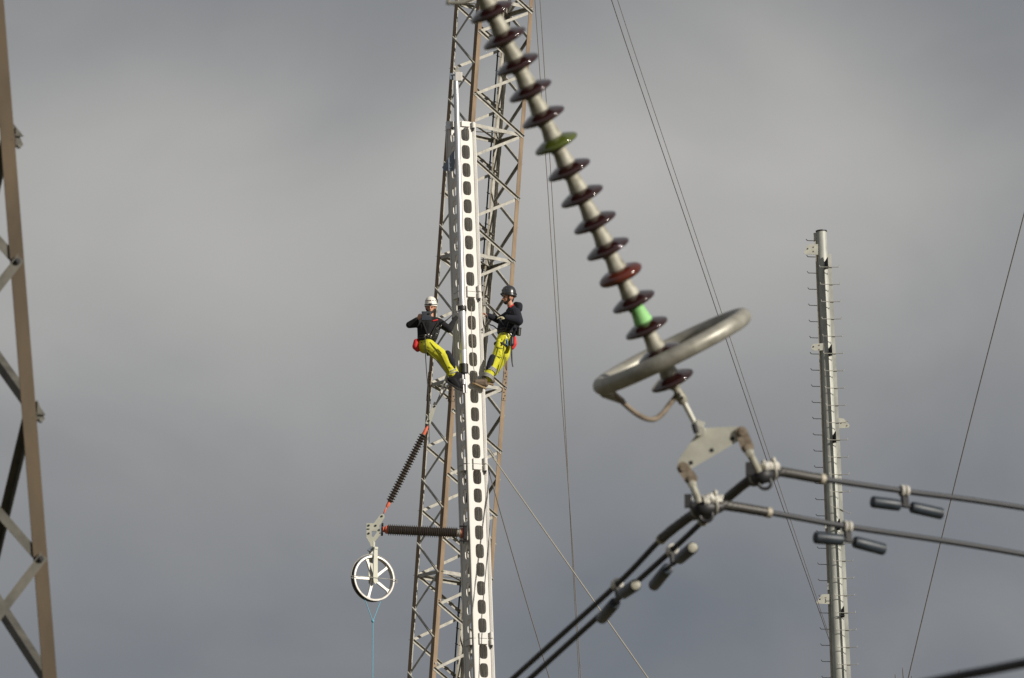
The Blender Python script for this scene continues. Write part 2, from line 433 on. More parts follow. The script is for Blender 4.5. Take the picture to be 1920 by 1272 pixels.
# splice plates with bolts on the legs
for k, na, nb in (('L', u, v_), ('F', -u, v_), ('R', -u, -v_)):
    za, zb = tl.zof(k, 698), tl.zof(k, 752)
    oa = tl.out('L', 'F') if k in 'LF' else None
    for d, (a, b) in ((na, ('L', 'F') if k in 'LF' else ('R', 'B')), (nb, ('L', 'B') if k == 'L' else ('F', 'R'))):
        o = tl.out(a, b); bm = NB()
        p0 = tl.pz(k, za) + o * .012 - d * .002; p1 = tl.pz(k, zb) + o * .012 - d * .002
        lbar(bm, p0, p1, d, -o, .1, .011, .011)
        sp = obj('splice_plate', bm, 'brown', tl.t)
        for i in range(9):
            f = (i + .5) / 9; bm = NB()
            bolt(bm, p0.lerp(p1, f) + d * (.035 if i % 2 else .065) + o * .001, o, .013, .012)
            obj('bolt', bm, 'dark', sp)
# bolts at the nodes of the sunlit front face
for k in range(-1, 11):
    for leg_, py, sgn in (('F', 176 - 118.6 + 118.6 * k, 1), ('R', 136 + 118.6 * k, -1)):
        bm = NB(); z = tl.zof(leg_, py); o = tl.out('F', 'R'); h = tl.hdir('F', 'R')
        bolt(bm, tl.pz(leg_, z) + h * (sgn * .045) + o * .009, o, .016, .014)
        obj('bolt', bm, 'galv', tl.t)
# climbing ladder inside, beside the back leg
def ladrail(off, dy):
    return [at(953.9 + off - K * p, p + dy * 22, TY + .885 - .12 - dy) for p in (-80, 1400)]
ra = ladrail(-15, 0.0); rb = ladrail(-7, .17)
bm = NB(); x, y, d = frame(ra[0] - ra[1])
lbar(bm, ra[0], ra[1], V((1, 0, 0)), V((0, 1, 0)), .03, .05, .006)
lad = obj('ladder', bm, 'dark', tl.t)
bm = NB(); lbar(bm, rb[0], rb[1], V((-1, 0, 0)), V((0, 1, 0)), .03, .05, .006)
obj('ladder_rail', bm, 'galv_old', lad)
nr = int((ra[0] - ra[1]).length / .305)
for i in range(nr):
    f = (i + .5) / nr; bm = NB(); tube(bm, ra[0].lerp(ra[1], f), rb[0].lerp(rb[1], f), .011, n=8)
    obj('rung', bm, 'dark', lad)

# near tower, only its right hand leg in view
lines = {'R': (-6.0, 94.0)}
nY = 45.0
pxm = F / (nY / math.cos(PITCH))
def ln(dx): return (-6.0 + dx, 94.0 + dx)
Ys = {'R': nY, 'F': nY - .205, 'B': nY + 1.55, 'L': nY + 1.345}
lines = {'R': (7.0, 107.0), 'F': (7 - 256 * 1.004, 107 - 256 * 1.004), 'B': (7 - 116, 107 - 116), 'L': (7 - 362, 107 - 362)}
nl = Tower(lines, Ys, 'lattice_tower', 'blurred brown lattice tower with big bolted braces, standing apart from the men')
un = nl.hdir('R', 'F'); vn = nl.hdir('R', 'B')
ntop = nl.zof('R', -1100)
nl.leg('R', un, vn, .097, .010, 0, ntop, 'brown_dimmed', 'galv_dimmed'); nl.leg('F', -un, vn, .097, .010, 0, ntop, 'brown_dimmed', 'galv_dimmed')
nl.leg('B', un, -vn, .097, .010, 0, ntop, 'brown_dimmed', 'galv_dimmed'); nl.leg('L', -un, -vn, .097, .010, 0, ntop, 'brown_dimmed', 'galv_dimmed')
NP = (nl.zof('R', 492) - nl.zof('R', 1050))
nl.zig('R', 'F', nl.zof('R', 492), NP, nl.zof('R', 1500), nl.zof('R', -700), w=.065, t=.007, m='galv_dimmed', flip=False)
nl.zig('R', 'B', nl.zof('R', 258), NP * .945, nl.zof('R', 1500), nl.zof('R', -300), w=.075, t=.007, m='galv_dimmed', flip=True)
nl.zig('L', 'B', nl.zof('L', 492), NP, nl.zof('R', 1500), nl.zof('R', -300), w=.065, t=.007, m='galv_dimmed')
nl.zig('L', 'F', nl.zof('L', 258), NP, nl.zof('R', 1500), nl.zof('R', -300), w=.065, t=.007, m='galv_dimmed')
nl.lower(NP, .5, nl.zof('R', 1800), (('R', 'F'), ('R', 'B'), ('L', 'B'), ('L', 'F')), .065, .007, 'galv_dimmed')
for py in (492, 1050):
    bm = NB(); o = nl.out('R', 'F'); p = nl.pz('R', nl.zof('R', py)) + un * .05 + o * .009
    bolt(bm, p, o, .022, .02); bolt(bm, p + o * .018, o, .012, .012); obj('bolt', bm, 'dark', nl.t)
for py in (262, 776):
    z = nl.zof('R', py); o = nl.out('R', 'B'); p = nl.pz('R', z) + o * .012
    a = V((0, 0, 1)); bm = NB()
    prism(bm, [p + a * .10 + vn * .02, p - a * .03 + vn * .015 + o * .055, p - a * .05 + vn * .02, p - a * .06 + vn * .06, p + a * .09 + vn * .08], vn * .008)
    gp = obj('gusset_plate', bm, 'galv_dimmed', nl.t)
    bm = NB(); bolt(bm, p - a * .045 + o * .02 + vn * .012, -vn, .016, .03); obj('bolt', bm, 'galv_dimmed', gp)

# ------------------------------------------------------------------ aluminium mast
MY = 117.0
def cx(py): return 876 + .0347 * (py - 860)
wv = (at(cx(300), 300, MY) - at(cx(1200), 1200, MY)).normalized()
th = R(27.5)
e1 = V((math.cos(th), math.sin(th), 0)); e1 = (e1 - wv * e1.dot(wv)).normalized()
e2 = wv.cross(e1).normalized()
MR = Matrix((e1, e2, wv)).transposed()
c0 = at(cx(1196.6), 1196.6, MY); LS = (at(cx(226), 226, MY) - c0).length / 3
Sx = 0.413
f = c0.z / wv.z
mbase = c0 - wv * f
mast = thing('aluminium_mast', mbase, 'white sunlit aluminium mast with oblong holes that two linemen cling to', 'mast', None, MR)
hole_w, hole_h, pitch_h = .166, .258, LS * 34.45 / 324
def panel_bm(cxh=.193):
    bm = NB(); x0, x1 = .050, .340 if cxh < .2 else .395; T = .006
    zt = 0.0; zc = [-(LS * 24 / 324 + k * pitch_h) for k in range(9)]
    bounds = [0.0] + [(zc[k] + zc[k + 1]) / 2 for k in range(8)] + [-LS]
    NA = 28
    for k in range(9):
        za, zb = bounds[k], bounds[k + 1]
        r = hole_w / 2; hs = hole_h / 2 - r * .72
        angs = [2 * math.pi * i / NA for i in range(NA)]
        corners = [math.atan2(b - zc[k], a - cxh) % (2 * math.pi) for a in (x0, x1) for b in (za, zb)]
        angs = sorted(set([round(a, 6) for a in angs + corners]))
        inn = []; outp = []
        for a in angs:
            c, s = math.cos(a), math.sin(a)
            # stadium: superellipse-like hole with straight flanks
            q = (abs(c / r) ** 3.8 + abs(s / (hole_h / 2)) ** 3.8) ** (-1 / 3.8)
            inn.append((cxh + c * q, zc[k] + s * q))
            ts = []
            if c > 1e-6: ts.append((x1 - cxh) / c)
            if c < -1e-6: ts.append((x0 - cxh) / c)
            if s > 1e-6: ts.append((za - zc[k]) / s)
            if s < -1e-6: ts.append((zb - zc[k]) / s)
            t = min(ts); outp.append((cxh + c * t, zc[k] + s * t))
        fi = [bm.verts.new((a, .011, b)) for a, b in inn]; fo = [bm.verts.new((a, .011, b)) for a, b in outp]
        bi = [bm.verts.new((a, .011 + T + .010, b)) for a, b in inn]; bo = [bm.verts.new((a, .011 + T, b)) for a, b in outp]
        m = len(angs)
        for i in range(m):
            j = (i + 1) % m
            bm.faces.new((fi[i], fi[j], fo[j], fo[i])); bm.faces.new((bi[j], bi[i], bo[i], bo[j]))
            bm.faces.new((fi[j], fi[i], bi[i], bi[j]))
    bmesh.ops.remove_doubles(bm, verts=list(bm.verts), dist=1e-5)
    return bm
def rail_profile():
    p = [(.055, 0.0)]
    rr = .016
    for i in range(6):
        a = math.pi / 2 * i / 5
        p.append((rr - rr * math.sin(a), rr - rr * math.cos(a)))
    p += [(0, .024), (.013, .026), (.013, .033), (-.002, .035), (-.002, .047), (.013, .049), (.013, .055), (-.001, .057), (-.001, .066), (.012, .068), (.012, .078), (.035, .078), (.035, .035), (.055, .035)]
    return p
ROT = [Matrix.Translation((Sx / 2, Sx / 2, 0)) @ Matrix.Rotation(math.pi / 2 * i, 4, 'Z') @ Matrix.Translation((-Sx / 2, -Sx / 2, 0)) for i in range(4)]
protoparts = {}
def make_section(ztop_local, length_detail=True):
    s = None
    first = 'panel' not in protoparts
    if first:
        bm = NB()
        for i in range(4):
            pr = rail_profile()
            loft(bm, [[ROT[i] @ V((a, b, z)) for a, b in pr] for z in (-.003, -LS + .003)])
        for z in (-.03, -LS + .03):      # inner stiffening frames
            for i in range(4):
                q = [ROT[i] @ V(c) for c in ((.03, .030, z - .02), (Sx - .03, .030, z - .02), (Sx - .03, .030, z + .02), (.03, .030, z + .02))]
                dirn = (ROT[i].to_3x3() @ V((0, .006, 0)))
                prism(bm, q, dirn)
        s = obj('column_section', bm, 'alu', mast, local=True)
        protoparts['sec'] = s
        bm = panel_bm(); p = obj('panel', bm, 'alu', s, local=True, ang=25); protoparts['panel'] = p
        bm = panel_bm(.15); p = obj('panel', bm, 'alu', s, local=True, ang=25); protoparts['right'] = p; p.matrix_local = ROT[1]
        bm = panel_bm(.265); p = obj('panel', bm, 'alu', s, local=True, ang=25); protoparts['left'] = p; p.matrix_local = ROT[3]
        bm = NB(); box(bm, V((.195, -.004, -.052)), V((.082, 0, 0)), V((0, .018, 0)), V((0, 0, .049))); bbox_bevel(bm, .003, 1)
        protoparts['plate'] = obj('joint_plate', bm, 'alu', s, local=True)
        bm = NB(); lathe(bm, [(.020, 0), (.030, .004), (.030, .108), (.020, .112)], V((.345, -.022, -.118)), V((0, 0, 1)), 14)
        protoparts['barrel'] = obj('joint_barrel', bm, 'alu', s, local=True)
        bm = NB(); lathe(bm, [(.014, 0), (.014, .03), (.020, .03), (.020, .05)], V((.345, -.022, -.168)), V((0, 0, 1)), 8)
        protoparts['bolt'] = obj('joint_bolt', bm, 'dark', s, local=True)
    else:
        s = share('column_section', protoparts['sec'], mast, Matrix.Identity(4))
    s.matrix_local = Matrix.Translation((0, 0, ztop_local))
    for i in range(4):
        if not (first and i != 2): share('panel', protoparts[('panel', 'right', 'panel', 'left')[i]], s, ROT[i])
        for top in (True, False):
            tm = ROT[i] @ (Matrix.Identity(4) if top else Matrix.Translation((0, 0, -LS + .104)))
            tb = ROT[i] @ (Matrix.Identity(4) if top else Matrix.Translation((0, 0, -LS + .128)))
            if not (first and i == 0 and top):
                share('joint_plate', protoparts['plate'], s, tm); share('joint_barrel', protoparts['barrel'], s, tb)
                if top: share('joint_bolt', protoparts['bolt'], s, tm)
    return s
z_j = f                       # joint at py 1196.6
for k in range(3, -2, -1):
    make_section(z_j + k * LS)
# plain lower column down to the ground
bm = NB()
for i in range(4):
    loft(bm, [[ROT[i] @ V((a, b, z)) for a, b in rail_profile()] for z in (-.3, z_j - 2 * LS - .003)])
    q = [ROT[i] @ V(c) for c in ((.05, .006, 0), (.34, .006, 0), (.34, .006, z_j - 2 * LS), (.05, .006, z_j - 2 * LS))]
    prism(bm, q, ROT[i].to_3x3() @ V((0, .006, 0)))
obj('lower_column', bm, 'alu', mast, local=True)
# grey triangular lug bracket and top fitting on the shaded side
def P(px, py, dy=0.0): return at(px, py, MY + dy)
bm = NB()
prism(bm, [P(829, 314, .1), P(850, 283, .1), P(852, 283, .1), P(852, 320, .1), P(833, 321, .1)], V((0, .014, 0)))
for a, b in ((836, 316), (846, 306), (846, 315)): bolt(bm, P(a, b, .1), V((0, -1, 0)), .015, .015)
obj('lug_bracket', bm, 'bluegrey', mast)
bm = NB(); tube(bm, P(842, 243, .08), P(841.5, 229, .08), .055, n=16)
obj('top_fitting', bm, 'alu_tube', mast)

# ------------------------------------------------------------------ gin pole (shiny tube) strapped to the mast
gp = thing('gin_pole', P(869, 684, -.09), 'shiny silver gin pole tube strapped upright to the front of the perforated mast', 'gin pole')
bm = NB(); x, y, d = frame(P(855, 150, -.09) - P(869.5, 684, -.09))
pts = [P(855, 152, -.09), P(866.8, 575, -.09)]
loft(bm, [circ(pts[0], x, y, .047, 28), circ(pts[1], x, y, .056, 28)])
obj('upper_tube', bm, 'alu_tube', gp)
bm = NB()
lathe(bm, [(.05, 0), (.066, .012), (.066, .24), (.063, .25), (.063, .27), (.066, .28), (.066, 1.02), (.06, 1.04), (.05, 1.045)], P(869.3, 684, -.09), d * (1 if d.z > 0 else -1), 28)
obj('lower_sleeve', bm, 'alu_tube', gp)
bm = NB(); lathe(bm, [(.06, 0), (.083, .01), (.083, .17), (.07, .18)], P(869.6, 701, -.09), d * (1 if d.z > 0 else -1), 24); obj('black_collar', bm, 'black', gp)
bm = NB(); lathe(bm, [(.075, 0), (.078, .01), (.078, .085), (.075, .095)], P(866.6, 584, -.09), d * (1 if d.z > 0 else -1), 24)
boxw(bm, P(861, 580, -.12), .03, .02, .035); boxw(bm, P(872, 580, -.12), .02, .02, .035); obj('strap_clamp', bm, 'black', gp)
bm = NB()
for o_, r_ in ((-2.5, .022), (2.8, .022)):
    tube(bm, P(869.5 + o_, 701, -.09), P(871.5 + o_, 737, -.075), r_, n=12)
lathe(bm, [(.02, 0), (.045, .01), (.045, .09), (.03, .1)], P(869, 722, -.09), V((0, 0, 1)), 16)
obj('jack_rod', bm, 'alu_tube', gp)
bm = NB()
boxw(bm, P(860, 145, -.09), .065, .05, .082); bbox_bevel(bm, .008, 1); obj('head_block', bm, 'alu', gp)
bm = NB(); prism(bm, [P(853, 138, -.1), P(855, 124, -.1), P(858.5, 123, -.1), P(863, 137, -.1)], V((0, .03, 0))); obj('head_plate', bm, 'galv', gp)
bm = NB(); boxw(bm, P(847, 144, -.06), .03, .03, .058); tube(bm, P(847, 141, -.09), P(856, 141, -.09), .014, n=8); obj('side_pulley', bm, 'bluegrey', gp)

# ------------------------------------------------------------------ polymer post insulator, tension insulator, yoke, sheave
def shed_insulator(root, a, b, rbig, rsmall, rcore, count, alt):
    d = (b - a); Ln = d.length; d.normalize()
    bm = NB(); tube(bm, a, b, rcore * 1.02, n=16); obj('core', bm, 'polycore', root)
    x, y, dd = frame(d)
    rotm = Matrix((x, y, dd)).transposed().to_4x4()
    pb = Ln / count * .36
    def proto(r):
        bm = NB(); lathe(bm, [(rcore * .9, -pb * .9), (rcore * 1.1, -pb * .75), (r * .96, -pb * .18), (r, 0), (r * .96, pb * .2), (rcore * 1.1, pb * .55), (rcore * .9, pb * .7)], V((0, 0, 0)), V((0, 0, 1)), 20)
        return bm
    inv = wmat(root).inverted(); first = {}
    for i in range(count):
        big = (not alt) or i % 2 == 0
        m = inv @ Matrix.Translation(a + d * ((i + .5) * Ln / count)) @ rotm
        key = big
        if key not in first:
            o = obj('shed', proto(rbig if big else rsmall), 'polymer', root, local=True); first[key] = o; o.matrix_local = m
        else: share('shed', first[key], root, m)
ia, ib = P(727, 993.5, .05), P(858, 999.5, .05)
ins = thing('post_insulator', P(868, 1000, .05), 'black ribbed horizontal post insulator bolted to the side of the white mast', 'insulator')
shed_insulator(ins, ia, ib, .109, .109, .075, 38, False)
d = (ia - ib).normalized()
bm = NB(); lathe(bm, [(.06, 0), (.075, .005), (.075, .045), (.05, .06), (.05, .1)], ia - d * .01, d, 20); obj('end_fitting', bm, 'orange', ins)
bm = NB(); lathe(bm, [(.082, 0), (.088, .004), (.088, .022), (.06, .03)], ia + d * .085, d, 20)
for k in range(8):
    x, y, _ = frame(d); a = k * math.pi / 4
    bolt(bm, ia + d * .085 + (x * math.cos(a) + y * math.sin(a)) * .098, d, .02, .03)
obj('flange', bm, 'dark', ins)
bm = NB(); lathe(bm, [(.06, 0), (.07, .004), (.07, .03), (.085, .035), (.085, .06)], ib - d * -.0, -d, 20); obj('end_collar', bm, 'greypaint', ins)
bm = NB(); lathe(bm, [(.08, 0), (.095, .004), (.095, .05), (.08, .055)], ib - d * .06, -d, 20); obj('end_fitting', bm, 'orange', ins)
bm = NB()
boxw(bm, P(869.5, 1000.5, .03), .012, .09, .165); boxw(bm, P(873, 1000.5, .03), .025, .10, .12)
for dy in (-.06, .09):
    for py in (987, 1014): tube(bm, P(861, py, dy), P(875, py, dy), .016, n=8)
obj('mounting_bracket', bm, 'dark', ins)

ti = thing('tension_insulator', P(800, 797, .02), 'slanting black alternating-shed insulator between the hanging yoke plate and turnbuckle link', 'insulator')
sa, sb = P(794, 815, .02), P(730.5, 941, .04)
shed_insulator(ti, sa, sb, .074, .074, .040, 27, False)
d = (sb - sa).normalized()
bm = NB(); lathe(bm, [(.03, 0), (.034, .01), (.03, .12), (.022, .2)], sa + d * .02, -d, 14); obj('end_fitting', bm, 'orange', ti)
bm = NB(); lathe(bm, [(.03, 0), (.034, .01), (.03, .1), (.024, .13)], sb - d * .02, d, 14)
e0 = sb + d * .11
for s_ in (-1, 1):
    x, y, _ = frame(d); sweep(bm, [e0 + x * .0, e0 + x * (.022 * s_) + d * .03, e0 + x * (.022 * s_) + d * .09, e0 + d * .125], .011, 8)
obj('end_fitting', bm, 'orange', ti)

lk = thing('turnbuckle_link', P(800, 798, 0), 'grey turnbuckle and strap link running down from the mast beside the lineman boots', 'link')
bm = NB(); sweep(bm, [P(852, 682, -.02), P(845, 692, -.03), P(838.5, 704, -.03)], .012, 8); obj('eye_wire', bm, 'galv', lk)
bm = NB(); a, b = P(839, 703, -.03), P(826.5, 737, -.02); tube(bm, a, b, .026, .026, 12); obj('turnbuckle_body', bm, 'alu', lk)
bm = NB(); tube(bm, P(826.5, 737, -.02), P(816.5, 760, 0), .012, n=8); obj('screw', bm, 'galv', lk)
a, b = P(817, 755, 0), P(802, 796, 0); dd = (b - a).normalized(); s_ = dd.cross(V((0, 1, 0))).normalized()
for sy in (-.02, .012):
    bm = NB()
    q = [a - s_ * .03, a + s_ * .03, b + s_ * .045, b - s_ * .045]
    prism(bm, [p + V((0, sy, 0)) for p in q], V((0, .008, 0))); obj('strap', bm, 'greypaint', lk)
bm = NB()
for p in (P(815, 762, -.03), P(804, 789, -.03), P(801, 797, -.03)): tube(bm, p + V((0, -.005, 0)), p + V((0, .075, 0)), .018, n=8)
obj('pin', bm, 'dark', lk)

def Z(ax, ay, dy=0.0): return P(640 + ax / 6.36, 940 + ay / 6.36, dy)
yk = thing('yoke_plate', Z(375, 530), 'pale grey steel yoke plate joining the two black insulators above the sheave', 'yoke plate')
bm = NB()
outl = [(300, 262), (388, 262), (462, 165), (476, 153), (498, 152), (514, 165), (516, 192), (452, 300), (470, 395), (392, 492), (392, 540), (350, 540), (342, 505), (300, 435)]
hol = [(362, 356), (418, 356), (422, 374), (384, 430), (362, 420)]
front = [Z(*p, -.015) for p in outl]; hf = [Z(*p, -.015) for p in hol]
T = V((0, .024, 0))
a1 = [bm.verts.new(p) for p in front]; h1 = [bm.verts.new(p) for p in hf]
e_ = [bm.edges.new((a1[i], a1[(i + 1) % len(a1)])) for i in range(len(a1))] + [bm.edges.new((h1[i], h1[(i + 1) % len(h1)])) for i in range(len(h1))]
r_ = bmesh.ops.triangle_fill(bm, use_beauty=True, use_dissolve=False, edges=e_)
fs = [g_ for g_ in r_['geom'] if isinstance(g_, bmesh.types.BMFace)]
ex = bmesh.ops.extrude_face_region(bm, geom=fs)
bmesh.ops.translate(bm, vec=T, verts=[g_ for g_ in ex['geom'] if isinstance(g_, bmesh.types.BMVert)])
obj('plate', bm, 'greypaint', yk)
for p in ((328, 290), (328, 385), (410, 292), (484, 180)):
    bm = NB(); bolt(bm, Z(*p, -.014), V((0, -1, 0)), .018, .016); obj('bolt', bm, 'dark', yk)
bm = NB(); boxw(bm, Z(320, 332, -.02), .025, .006, .007); obj('slot_bar', bm, 'dark', yk)

shv = thing('stringing_sheave', Z(395, 920), 'big spoked silver stringing sheave hanging from the yoke plate with blue rope', 'pulley')
yaw = R(29)
axw = V((math.sin(yaw), -math.cos(yaw), -.02)).normalized()        # points to camera and right
wx = V((math.cos(yaw), math.sin(yaw), 0)).normalized(); wz = axw.cross(wx); wz = -wz if wz.z < 0 else wz
HC = P(701.6, 1084.6, -.02)          # centre of the front rim
Rw = 43.2 / 105 / 1.0
def ring_prof(bm, prof, n=64):
    rings = []
    m = len(prof)
    vs = []
    for i in range(n):
        a = 2 * math.pi * i / n; rd = wx * math.cos(a) + wz * math.sin(a)
        vs.append([bm.verts.new(HC + rd * r + axw * h) for r, h in prof])
    for i in range(n):
        j = (i + 1) % n
        for k in range(m):
            l_ = (k + 1) % m
            bm.faces.new((vs[i][k], vs[j][k], vs[j][l_], vs[i][l_]))
bm = NB(); ring_prof(bm, [(Rw, .0), (Rw - .008, .012), (Rw - .035, .014), (Rw - .045, .0), (Rw - .042, -.09), (Rw - .035, -.104), (Rw - .008, -.102), (Rw, -.09), (Rw - .01, -.075), (Rw - .03, -.06), (Rw - .036, -.045), (Rw - .03, -.03), (Rw - .01, -.015)])
wheel = obj('wheel_rim', bm, 'alu_wheel', shv, ang=50)
bm = NB(); ring_prof(bm, [(Rw - .003, -.018), (Rw - .020, -.034), (Rw - .024, -.045), (Rw - .020, -.056), (Rw - .003, -.086), (Rw + .003, -.088), (Rw + .003, -.100), (Rw - .03, -.1045), (Rw - .034, -.045)])
obj('groove_lining', bm, 'black', shv, ang=50)
for k in range(5):
    a = R(183 - 72 * k); rd = wx * math.cos(a) + wz * math.sin(a); td = axw.cross(rd)
    bm = NB()
    p0 = HC - axw * .045 + rd * .04; p1 = HC - axw * .045 + rd * (Rw - .04)
    loft(bm, [[p + td * (w * c) + axw * (.018 * s__) for c, s__ in ((-1, -1), (1, -1), (1, 1), (-1, 1))] for p, w in ((p0, .026), (p0.lerp(p1, .8), .021), (p1 - rd * .03, .026), (p1, .05))])
    obj('spoke', bm, 'alu_wheel', shv)
bm = NB(); lathe(bm, [(.05, -.1), (.062, -.095), (.062, .01), (.05, .02), (.03, .022), (.03, .05)], HC, axw, 24); obj('hub', bm, 'alu_wheel', shv)
for off, nm in ((.045, 'frame_plate'), (-.14, 'frame_plate')):
    top = Z(375, 500, 0); hub = HC
    zt = (top - hub).dot(wz); bm = NB(); x_, y_, d_ = wx, axw, wz
    q = [hub + axw * off + wx * a + wz * b for a, b in ((-.035, -.075), (0, -.11), (.035, -.075), (.045, .0), (.035, zt * .82), (-.035, zt * .82), (-.045, 0))]
    prism(bm, q, axw * .008); obj(nm, bm, 'greypaint', shv)
bm = NB(); c_ = HC + wz * (zt * .84) - axw * .045
box(bm, c_, wx * .035, axw * .11, wz * .02); box(bm, c_ + wz * .07, wx * .02, axw * .02, wz * .065)
obj('hanger_head', bm, 'greypaint', shv)
bm = NB(); prism(bm, [Z(310, 580, -.05), Z(345, 545, -.05), Z(372, 560, -.05), Z(372, 585, -.05), Z(330, 595, -.05)], V((0, .09, 0))); obj('latch', bm, 'bluegrey', shv)
bm = NB()
arc = [HC - axw * .045 + (wx * math.cos(a) + wz * math.sin(a)) * (Rw + .028) for a in [R(-4 + 188 * i / 40) for i in range(41)]]
sweep(bm, arc, .007, 8)
for s_ in (1, -1):
    p = HC + wx * (s_ * (Rw + .028)); sweep(bm, [p - axw * .045, p + axw * .02, p * 1 + axw * .02 - wz * .05], .009, 8)
obj('rope_guard', bm, 'galv', shv)
bm = NB(); sweep(bm, [HC - wx * (Rw + .02) + axw * .055, HC + axw * .06, HC + wx * (Rw + .02) + axw * .055], .006, 8); obj('guard_wire', bm, 'galv', shv)
bm = NB()
kn = P(699, 1165, .0); gz = HC - axw * .045
def rim(a): return gz + (wx * math.cos(a) + wz * math.sin(a)) * (Rw - .03)
pts = [kn] + [rim(R(a)) for a in range(-62, -5, 8)]
over = [rim(R(a)) for a in range(-62, 244, 9)] + [rim(R(242))]
sweep(bm, [kn] + over + [kn], .008, 8)
bot = P(700.5, 1300, 0); sweep(bm, [kn + V((0, 0, .01)), kn - V((0, 0, 1)), bot, V((bot.x, bot.y, .02))], .009, 8)
ball(bm, kn, .028, 10, 6)
solo('rope', bm, 'bluerope', kn, 'thin light blue rope knotted under the sheave and dropping straight down', 'rope')

# ------------------------------------------------------------------ near glass insulator string
def dp(k):      # centre of disc k (1..15), going farther down the string
    return atd(921 + 24.2 * (k - 1), 21 + 49.4 * (k - 1), 41 - .0316 * (15 - k))
axs = (dp(1) - dp(15)).normalized()
sp_ = (dp(1) - dp(15)).length / 14
st = thing('insulator_string', dp(15), 'long slanting string of brown glass disc insulators with pale metal caps', 'insulator string')
X_, Y_, D_ = frame(axs); SROT = Matrix((X_, Y_, D_)).transposed().to_4x4()
capp = [(.010, -.05), (.013, -.048), (.013, .0), (.052, .022), (.058, .028), (.058, .046), (.053, .07), (.0485, .095), (.046, .120), (.044, .134), (.036, .143), (.030, .145), (.028, .128), (.012, .127)]
glassp = [(.030, .036), (.062, .038), (.088, .029), (.114, .017), (.130, .009), (.139, .001), (.142, -.007), (.139, -.015), (.132, -.020), (.124, -.021), (.118, -.010), (.104, -.012), (.098, -.030), (.092, -.014), (.074, -.016), (.068, -.036), (.060, -.018), (.030, -.020)]
redp = [(.030, .034), (.062, .040), (.092, .036), (.118, .026), (.136, .012), (.142, -.002), (.139, -.016), (.126, -.028), (.110, -.026), (.098, -.036), (.085, -.026), (.060, -.036), (.030, -.026)]
cc = {}
inv = wmat(st).inverted()
for k in range(-9, 16):
    m = inv @ Matrix.Translation(dp(k)) @ SROT
    gk = 'glass_green' if k == 6 else 'glass_red' if k == 11 else 'glass'
    ck = 'capgreen' if k == 13 else 'cap'
    lb = {6: 'green glass disc unit', 11: 'thicker red-brown porcelain disc unit', 13: 'disc unit with a bright green cap'}.get(k)
    if ('c', ck) not in cc:
        bm = NB(); lathe(bm, capp, V((0, 0, 0)), V((0, 0, 1)), 28); cpo = obj('insulator_cap', bm, ck, st, local=True, ang=40); cc[('c', ck)] = cpo; cpo.matrix_local = m
    else: cpo = share('insulator_cap', cc[('c', ck)], st, m)
    if ('g', gk) not in cc:
        bm = NB(); lathe(bm, redp if k == 11 else glassp, V((0, 0, 0)), V((0, 0, 1)), 48); go = obj('disc', bm, gk, cpo, local=True, ang=60); cc[('g', gk)] = go
    else: go = share('disc', cc[('g', gk)], cpo, Matrix.Identity(4))
    if lb: go['label'] = lb
    # locking pin hump near the socket on every cap
    if 'h' not in cc:
        bm = NB(); boxw(bm, V((.030, -.022, .134)), .014, .014, .012); bbox_bevel(bm, .005, 1); ho = obj('socket_lip', bm, 'dark', cpo, local=True); cc['h'] = ho
    else: share('socket_lip', cc['h'], cpo, Matrix.Rotation(random.uniform(-.5, .5), 4, 'Z'))
def nr_(px, py, dt=0.0): return atd(px, py, 41 + dt)
pxn = 41 / F
# grading ring
gr = thing('grading_ring', nr_(1225, 790), 'fat grey grading ring tube circling the lowest discs of the glass string', 'grading ring')
rc = dp(14) * .42 + dp(15) * .58 + (X_ if X_.x > 0 else -X_) * .0
side = axs.cross(FWD).normalized(); side = side if side.x > 0 else -side
fro = side.cross(axs).normalized()
rc = atd(1260, 659, 41.02)
fro = (fro * math.cos(R(7.0)) + axs * math.sin(R(7.0))).normalized()
Rm, rt = .482, .052
bm = NB(); pts = [rc + side * (Rm * math.cos(2 * math.pi * i / 72)) + fro * (Rm * math.sin(2 * math.pi * i / 72)) for i in range(72)]
sweep(bm, pts, rt, 20, closed=True); obj('ring_tube', bm, 'ring', gr, ang=60)
bm = NB()
p0 = rc - side * (Rm - .02) + axs * -.0
pp = [nr_(1148, 735, -.05), nr_(1170, 757, -.1), nr_(1198, 779, -.1), nr_(1222, 787, -.08), nr_(1240, 778, -.05), nr_(1256, 758, -.02), nr_(1272, 738, 0)]
sweep(bm, catmull(pp, 6), .0165, 12); obj('ring_arm', bm, 'rust', gr)
bm = NB(); cap(bm, nr_(1135, 735, -.02), nr_(1166, 752, -.08), .040, .020); obj('arm_socket', bm, 'ring', gr)
bm = NB(); tip = rc + side * (Rm + rt * .55) ; bolt(bm, tip - FWD * .042 , -FWD, .010, .006); obj('bolt', bm, 'dark', gr)

# upper arcing fitting at the head of the string
bm = NB()
sweep(bm, [nr_(905, -70, -.6), nr_(846, -40, -.6), nr_(840, 6, -.6), nr_(868, 5, -.6), nr_(905, -12, -.6)], .017, 10)
# ------------------------------------------------------------------ link, yoke plate, clamps
sweep(bm, [nr_(905, -12, -.6), dp(0) + axs * .12], .012, 8)
arch = solo('arcing_horn', bm, 'ring', dp(0) + axs * .12, 'dark bent arcing horn beside the top of the glass disc string', 'arcing horn')

